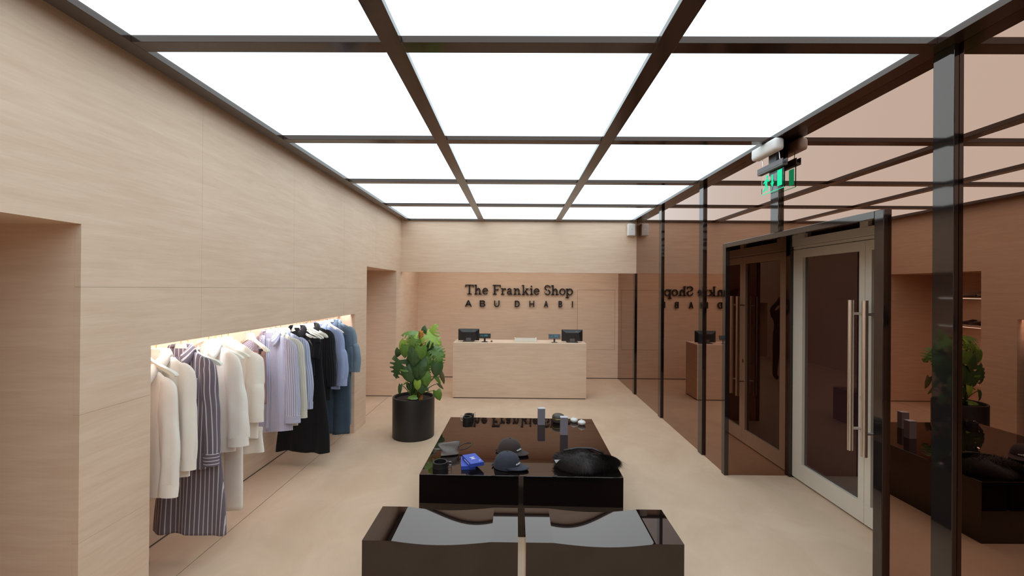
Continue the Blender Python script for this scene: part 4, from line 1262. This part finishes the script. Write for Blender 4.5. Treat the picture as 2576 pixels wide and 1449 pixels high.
def trousers(label, y, mat, top, hem, lay=0.0, hw=0.075, th=0.028, seed=1, rz=0.0, flare=1.0, gap=0.012, frayed=False, group=None):
    t = thing('trousers', label, 'trousers', (RX + lay, y, HZ), rz, group)
    zt, zh = top - HZ, hem - HZ
    mb = MB(); cloth_tube(mb, [(zt, hw * 1.7), (zt - .25, hw * 2.05)], [(zt, 0.014), (zt - .25, th)], zt, zt - .25, 10, 0.004, seed)
    mb.build('seat', mat, t, smooth=True)
    for sgn in (-1, 1):
        mb = MB(); cloth_tube(mb, [(zt - .22, hw), (zh, hw * flare)], [(zt - .22, th), (zh, th)], zt - .22, zh, 26, 0.006, seed + sgn + 3, n=32, cx=lambda z, s_=sgn: s_ * (hw * (1 + .0) + gap / 2))
        lg = mb.build('leg', mat, t, smooth=True, solid=0.001)
        if frayed:
            fm = MB(); r = random.Random(seed)
            for k in range(60):
                px_ = sgn * (hw + gap / 2) + r.uniform(-hw * flare, hw * flare); py = r.choice((-th, th)) * r.uniform(.6, 1)
                fm.v += [(px_ - .001, py, zh + .006), (px_ + .001, py, zh + .006), (px_ + r.uniform(-.004, .004), py, zh - r.uniform(.006, .016))]
                m_ = len(fm.v); fm.f.append((m_ - 3, m_ - 2, m_ - 1))
            tag(fm.build('frayed_hem', 'denim_light', lg), kind='stuff')
    mb = MB(); cloth_tube(mb, [(zt + .004, hw * 1.72), (zt - .04, hw * 1.76)], [(zt + .004, 0.017), (zt - .04, 0.021)], zt + .004, zt - .04, 4, 0.0, seed)
    mb.build('waistband', mat, t, smooth=True)
    return t

GC = 'clothes hanging in the wall niche'
# --- from the near end to the far end of the rail
hanger('cream hanger nearest the near niche edge, holding a slipped cream shirt', 2.640, 0.03)
shirt('cream shirt with dropped shoulders, nearest garment on the rail', 2.640, 'cream_cotton', 0.64, sw=0.20, slen=0.60, drop=0.07, seed=11, sout=0.012, elbow=0.012, srx=(0.062, 0.056), sry=(0.028, 0.026), group=GC, flare=0.92, cufflen=0.07, th=0.022, folds=0.008)
hanger('cream hanger carrying the second cream overshirt from the near end', 2.742, 0.02)
shirt('cream overshirt hanging just before the plum striped shirt', 2.742, 'cream_wool', 0.70, th=0.024, sry=(0.028, 0.026), sw=0.232, slen=0.56, seed=21, sout=0.02, group=GC, name='overshirt', cat='overshirt', folds=0.006)
hanger('cream hanger carrying the plum striped shirt', 2.945, 0.02)
shirt('plum and white striped long sleeve shirt near the front of the rail', 2.945, 'stripe_plum', 0.665, sw=0.228, slen=0.60, seed=31, cuffmat='stripe_plum_cross', sout=0.03, pocket=True, group=GC, folds=0.010, cufflen=0.075)
skirt('long plum and white striped skirt hanging below its matching shirt', 2.975, 'stripe_plum', 0.84, 0.225, 0.20, 0.262, lay=0.055, seed=33, folds=0.013, clip=False, group=GC)
hanger('empty cream hanger behind the plum striped shirt', 3.010, 0.10, 0.225)
hanger('cream hanger carrying the collared cream shirt', 3.214, 0.0)
shirt('cream collared shirt with gathered cuffs after the plum stripes', 3.214, 'cream_cotton', 0.69, sw=0.215, slen=0.58, seed=41, sout=0.055, srx=(0.064, 0.074), sry=(0.034, 0.036), group=GC, folds=0.009)
hanger('cream hanger carrying the long cream trousers', 3.285, 0.05)
trousers('long straight cream trousers between two cream jackets', 3.300, 'cream_wool', 1.335, 0.20, lay=0.06, hw=0.07, th=0.022, seed=47, group=GC)
hanger('bare cream hanger between the cream trousers and cream jacket', 3.357, 0.06)
hanger('cream hanger carrying the big cream jacket', 3.432, 0.0)
shirt('big rounded cream jacket, last of the cream garments', 3.432, 'cream_wool', 0.70, sw=0.262, slen=0.50, seed=51, sout=0.02, collar=False, srx=(0.080, 0.070), sry=(0.036, 0.034), cufflen=0.0, group=GC, name='jacket', cat='jacket', folds=0.005, placket=True, slope=0.13)
skirt('short cream skirt lining showing below the big cream jacket', 3.470, 'cream_cotton', 0.78, 0.575, 0.20, 0.225, lay=0.055, seed=53, clip=False, group=GC, name='skirt', th=0.022, folds=0.008)
hanger('empty cream hanger turned towards the room in the middle of the rail', 3.722, -0.30, 0.205)
skirt('mauve skirt hung from black clips beside the lilac striped shirt', 3.80, 'mauve', 1.335, 0.88, 0.13, 0.14, lay=-0.045, seed=61, group=GC, th=0.016, folds=0.006)
hanger('cream hanger carrying the first lilac striped shirt', 4.022, 0.0)
ls = shirt('lilac and white pinstriped shirt with a loose neck tie', 4.022, 'stripe_lilac', 0.575, th=0.021, sw=0.225, slen=0.66, seed=71, cuffmat='stripe_lilac_cross', sout=0.035, srx=(0.066, 0.070), sry=(0.025, 0.024), group=GC, folds=0.006)
mb = MB(); mb.grid([[(-0.045 + dx + .01 * q, -0.052 - .004 * math.sin(q * 6), -0.05 - .46 * q) for dx in (-.026, -.013, 0, .013, .026)] for q in [k / 12 for k in range(13)]] + [[(-0.035 + dx * .2, -0.054, -0.55) for dx in (-.026, -.013, 0, .013, .026)]], uvs=[[(dx, q * .5) for dx in (0, .013, .026, .039, .052)] for q in [k / 13 for k in range(14)]])
mb.build('neck_tie', 'stripe_lilac', ls, smooth=True, solid=0.003)
hanger('cream hanger carrying the sand striped shirt', 4.110, 0.0)
shirt('sand and cream striped shirt between two lilac striped shirts', 4.110, 'stripe_sand', 0.60, th=0.020, folds=0.005, sry=(0.024, 0.022), sw=0.240, slen=0.64, seed=81, cuffmat='stripe_sand_cross', sout=0.045, group=GC, srx=(0.055, 0.055))
hanger('cream hanger carrying the ice blue striped shirt', 4.203, 0.0)
shirt('ice blue striped shirt with pale cuffs before the black clothes', 4.203, 'stripe_ice', 0.66, th=0.021, folds=0.006, sry=(0.026, 0.024), sw=0.255, slen=0.58, seed=91, cuffmat='stripe_ice', sout=0.045, elbow=0.01, group=GC)
hanger('cream hanger carrying the black halter top', 4.508, 0.04, 0.218)
bt = shirt('black halter top with tied bows on the rail', 4.520, 'black_cloth', 0.985, sw=0.20, slen=0.05, seed=101, collar=True, group=GC, name='halter_top', cat='top', srx=(0.04, 0.03), sry=(0.03, 0.02), cufflen=0, placket=False, folds=0.004, th=0.022)
for dx in (0.10, 0.145):
    mb = MB(); mb.tube([(dx - .02, -0.032, -0.165), (dx, -0.040, -0.15), (dx + .022, -0.034, -0.19), (dx + .028, -0.030, -0.215)], [0.004, 0.006, 0.006, 0.003], 7); mb.build('bow', 'leather_grey', bt, smooth=True)
hanger('empty cream hanger close behind the black halter top', 4.580, 0.05, 0.218)
hanger('cream hanger carrying the long black skirt', 4.655, 0.03, 0.215)
skirt('long flared black skirt reaching almost to the floor', 4.650, 'black_cloth', 1.335, 0.150, 0.17, 0.285, lay=0.02, seed=111, folds=0.018, clip=False, group=GC, th=0.035)
hanger('cream hanger with its arm in front of the black pinstripe blazer', 4.742, 0.06, 0.222)
hanger('cream hanger carrying the black pinstripe blazer', 4.815, 0.0)
shirt('black pinstripe blazer beside the pale blue shirt', 4.830, 'black_pinstripe', 0.655, sw=0.243, slen=0.58, seed=121, sout=0.03, group=GC, name='blazer', cat='blazer', cufflen=0, slope=0.085, placket=False, folds=0.005)
hanger('cream hanger carrying the pale blue shirt', 5.029, 0.0)
shirt('pale blue long sleeve shirt between black blazer and denim', 5.029, 'pale_blue', 0.74, sw=0.262, slen=0.52, seed=131, sout=0.04, elbow=0.02, group=GC, folds=0.010, srx=(0.066, 0.06), cufflen=0.08)
hanger('cream hanger carrying the dark denim trousers', 5.130, 0.04)
trousers('dark blue denim trousers with frayed hems', 5.150, 'denim_dark', 1.335, 0.165, lay=0.125, hw=0.085, th=0.03, seed=141, flare=1.22, frayed=True, group=GC)
hanger('bare cream hanger before the denim shirts', 5.235, 0.02, 0.20)
hanger('cream hanger carrying the darker denim shirt', 5.343, 0.03, 0.225)
shirt('mid blue denim shirt second from the far end of the rail', 5.335, 'denim_mid', 0.90, sw=0.245, slen=0.45, seed=151, sout=0.02, group=GC, cufflen=0.05)
hanger('cream hanger at the far end of the rail', 5.437, 0.0)
shirt('pale washed denim shirt dress at the far end of the rail', 5.437, 'denim_light', 0.20, sw=0.258, slen=0.46, seed=161, sout=0.05, elbow=0.02, group=GC, srx=(0.07, 0.06), name='shirt_dress', cat='dress', flare=0.93)

# ================================================================== SHOE SHELVES IN THE FAR ALCOVE
def shoe(label, x, y, z, rz, mat, sole):
    t = thing('shoe', label, 'shoe', (x, y, z), rz, 'shoes on the alcove shelves')
    mb = MB(); rows = []
    st = [(-0.135, .020, .055, .0), (-0.125, .033, .070, 0), (-0.08, .036, .075, 0), (-0.03, .036, .062, 0), (0.02, .040, .052, 0), (0.07, .045, .042, 0), (0.11, .038, .034, 0), (0.135, .018, .026, 0)]
    for xx, w, h, _ in st:
        rows.append([(xx, w * math.cos(a), 0.014 + h * max(0, math.sin(a)) ** .8) for a in [PI * k / 12 for k in range(13)]])
    bq = mb.grid(rows); mb.build('upper', mat, t, smooth=True, solid=0.003)
    mb = MB(); poly = [(xx, w + .004) for xx, w, h, _ in st] + [(xx, -w - .004) for xx, w, h, _ in reversed(st)]
    mb.prism(poly, 'z', 0.0, 0.016); mb.build('sole', sole, t)
    for k in range(4):
        xx = -0.005 + k * .018
        MB().tube([(xx, -0.022, 0.066 - k * .003), (xx + .006, 0, 0.074 - k * .004), (xx, 0.022, 0.066 - k * .003)], 0.0028, 6).build('lace', 'shoe_cream', t, smooth=True)
    return t
SH = [1.83, 1.39, 0.95, 0.51]
nm = ['top', 'second', 'third', 'lowest']
for k, z in enumerate(SH):
    t = thing('alcove_shelf', 'beige stone shoe shelf in the far alcove, %s from above' % ('first' if k == 0 else nm[k] if k < 3 else 'fourth'), 'shelf', (XA2, 6.68, z), 0, 'shoe shelves in the far alcove')
    MB().box(0.0, 0.30, -0.54, 0.54, -0.022, 0).build('board', 'wall_stone', t, bevel=0.001)
    MB().box(0.0, 0.02, -0.54, 0.54, -0.04, -0.0222).build('batten', 'plinth_dark', t)
    MB().box(0.255, 0.275, -0.50, 0.50, -0.027, -0.0222).build('led_strip', 'led_soft', t)
for k, (z, yy, m1, m2, lb) in enumerate([(1.83, 6.62, 'shoe_cream', 'shoe_dark', 'pale lace up shoe with dark sole on the top alcove shelf, nearer one'), (1.83, 6.82, 'shoe_cream', 'shoe_dark', 'pale lace up shoe with dark sole on the top alcove shelf, farther one'), (1.39, 6.56, 'shoe_dark', 'shoe_cream', 'dark flat shoe on the second alcove shelf, nearest the room'), (1.39, 6.72, 'shoe_dark', 'shoe_cream', 'dark flat shoe on the second alcove shelf, in the middle'), (1.39, 6.90, 'shoe_dark', 'shoe_cream', 'dark flat shoe on the second alcove shelf, farthest along')]):
    shoe(lb, XA2 + 0.155, yy, z, 0.15 + .3 * (k % 2), m1, m2)

# ================================================================== CLOTHES ON THE WALL BEHIND THE VIEWPOINT (seen only in the door glass)
MB().tube([(-1.499, YF - 0.26, RZ), (1.699, YF - 0.26, RZ)], 0.010, 12).build('garment_rail', 'brass', smooth=True)
tag(bpy.data.objects['garment_rail.001'], 'round brass rail in the niche behind the viewpoint', 'rail')
for k, (xx, mt, lb) in enumerate([(-0.9, 'black_cloth', 'plain black shirt reflected darkly in the door glass, leftmost behind'), (-0.2, 'cream_wool', 'plain cream shirt on the rail behind the viewpoint'), (0.5, 'black_cloth', 'plain black shirt in the middle of the rail behind the viewpoint'), (1.2, 'cream_wool', 'plain cream shirt at the right end of the rail behind the viewpoint')]):
    g = shirt(lb, 0, mt, 0.75, sw=0.21, slen=0.5, seed=200 + k, name='shirt', group='clothes behind the viewpoint', folds=0.008)
    g.location = (xx, YF - 0.26, HZ); g.rotation_euler = (0, 0, PI)
    h = thing('coat_hanger', 'cream hanger under the ' + lb.replace('plain ', ''), 'hanger', (xx, YF - 0.26, HZ), 0, 'hangers behind the viewpoint')
    hanger_parts(h)

# ================================================================== PERSON HOLDING A CAMERA OVERHEAD (seen only in the door glass)
def skin_body(name, verts, edges, radii, mat, parent, root=0, sub=2):
    me = bpy.data.meshes.new(name); me.from_pydata(verts, edges, [])
    me.materials.append(MATS[mat])
    o = bpy.data.objects.new(name, me); COL.objects.link(o); o.parent = parent
    md = o.modifiers.new('skin', 'SKIN'); md.use_smooth_shade = True
    for i, r in enumerate(radii):
        sv = me.skin_vertices[0].data[i]; sv.radius = (r, r) if not isinstance(r, tuple) else r; sv.use_root = (i == root)
    sb = o.modifiers.new('subsurf', 'SUBSURF'); sb.levels = sub; sb.render_levels = sub
    return o
pn = thing('person', 'person in black clothes holding a small camera overhead, seen in the door glass', 'person', (0.0, -0.42, 0))
V = [(0, 0, .95), (0, 0, 1.10), (0, .01, 1.28), (0, 0, 1.42), (0, .01, 1.50), (0, .02, 1.56),
     (.095, 0, .90), (.11, .01, .50), (.115, -.02, .09), (.12, .10, .035),
     (-.095, 0, .90), (-.11, .01, .50), (-.115, -.02, .09), (-.12, .10, .035),
     (.17, 0, 1.40), (.25, .10, 1.52), (.11, .20, 1.74),
     (-.17, 0, 1.40), (-.25, .10, 1.52), (-.11, .20, 1.74)]
E_ = [(0, 1), (1, 2), (2, 3), (3, 4), (4, 5), (0, 6), (6, 7), (7, 8), (8, 9), (0, 10), (10, 11), (11, 12), (12, 13), (3, 14), (14, 15), (15, 16), (3, 17), (17, 18), (18, 19)]
Rr = [(.15, .11), (.14, .10), (.16, .11), (.13, .09), .055, .05, .085, .065, .05, (.045, .035), .085, .065, .05, (.045, .035), .065, .048, .038, .065, .048, .038]
skin_body('body', V, E_, Rr, 'cloth_black', pn)
# head with face, hair
mb = MB(); rows = []
for i in range(15):
    b_ = -PI / 2 + PI * (i + .05) / 14.1
    row = []
    for k in range(24):
        a = 2 * PI * k / 24
        zz = math.sin(b_); rr = math.cos(b_)
        jaw = 1.0 - .22 * max(0, -zz)
        x = .075 * rr * math.cos(a) * jaw; y = .095 * rr * math.sin(a) * (1 - .08 * max(0, -zz)); z = .115 * zz
        if math.sin(a) > .9 and -.25 < zz < .12: y += .018 * (1 - abs(zz + .07) / .2)
        row.append((x, y + .02, 1.655 + z))
    rows.append(row)
mb.grid(rows, close_u=True)
hd = mb.build('head', 'skin', pn, smooth=True, sub=1)
mb = MB(); rows = []
for i in range(8):
    b_ = -0.15 + (PI / 2 + .12) * i / 7
    rows.append([(.081 * math.cos(b_) * math.cos(a), .101 * math.cos(b_) * math.sin(a) + .012 - (.02 if math.sin(a) > 0 and b_ < .5 else 0), 1.665 + .118 * math.sin(b_)) for a in [2 * PI * k / 24 for k in range(24)]])
mb.grid(rows, close_u=True); mb.build('hair', 'hair_dark', hd, smooth=True)
for sx in (-1, 1):
    mb = MB(); mb.lathe([(0, -.009), (.009, -.004), (.010, .004), (0, .009)], 10, (sx * .03, .108, 1.665)); mb.build('eye', 'hair_dark', hd, smooth=True)
    mb = MB(); mb.tube([(sx * .074, .02, 1.635), (sx * .086, .012, 1.655), (sx * .084, .012, 1.68), (sx * .074, .022, 1.685)], .007, 8); mb.build('ear', 'skin', hd, smooth=True)
mb = MB(); mb.tube([(-.024, .100, 1.600), (0, .108, 1.598), (.024, .100, 1.600)], .005, 6); mb.build('mouth', 'mauve', hd, smooth=True)
for sx in (-1, 1):
    hv = [(sx * .11, .20, 1.74), (sx * .095, .215, 1.785), (sx * .08, .225, 1.83)]
    hv2 = list(hv); he = [(0, 1), (1, 2)]; hr = [.030, (.036, .020), (.036, .017)]
    for f_ in range(4):
        bx = sx * (.108 - f_ * .018)
        i0 = len(hv2)
        hv2 += [(bx, .228, 1.845), (bx - sx * .004, .240, 1.868 - .004 * abs(f_ - 1)), (bx - sx * .014, .256, 1.878 - .005 * abs(f_ - 1)), (bx - sx * .022, .268, 1.870 - .004 * abs(f_ - 1))]
        he += [(2, i0), (i0, i0 + 1), (i0 + 1, i0 + 2), (i0 + 2, i0 + 3)]; hr += [.0095, .009, .0085, .007]
    i0 = len(hv2); hv2 += [(sx * .066, .225, 1.80), (sx * .052, .238, 1.825), (sx * .045, .252, 1.838)]
    he += [(1, i0), (i0, i0 + 1), (i0 + 1, i0 + 2)]; hr += [.012, .0105, .0085]
    skin_body('hand', hv2, he, hr, 'skin', pn, sub=1)
t = thing('action_camera', 'small black camera held overhead, seen in the door glass', 'camera', (0, -0.155, 1.838))
MB().box(-.085, .085, -.02, .03, 0, .018).build('grip_plate', 'plastic_black', t, bevel=.003)
MB().box(-.055, .055, -.025, .035, .018, .085).build('camera_body', 'plastic_black', t, bevel=.006)
mb = MB(); mb.lathe([(0, .0), (.022, 0), (.022, .022), (.018, .024), (0, .018)], 24); o = mb.build('lens', 'screen_dark', t, smooth=True, angle=.6); o.rotation_euler = (-PI / 2, 0, 0); o.location = (0, .035, .052)
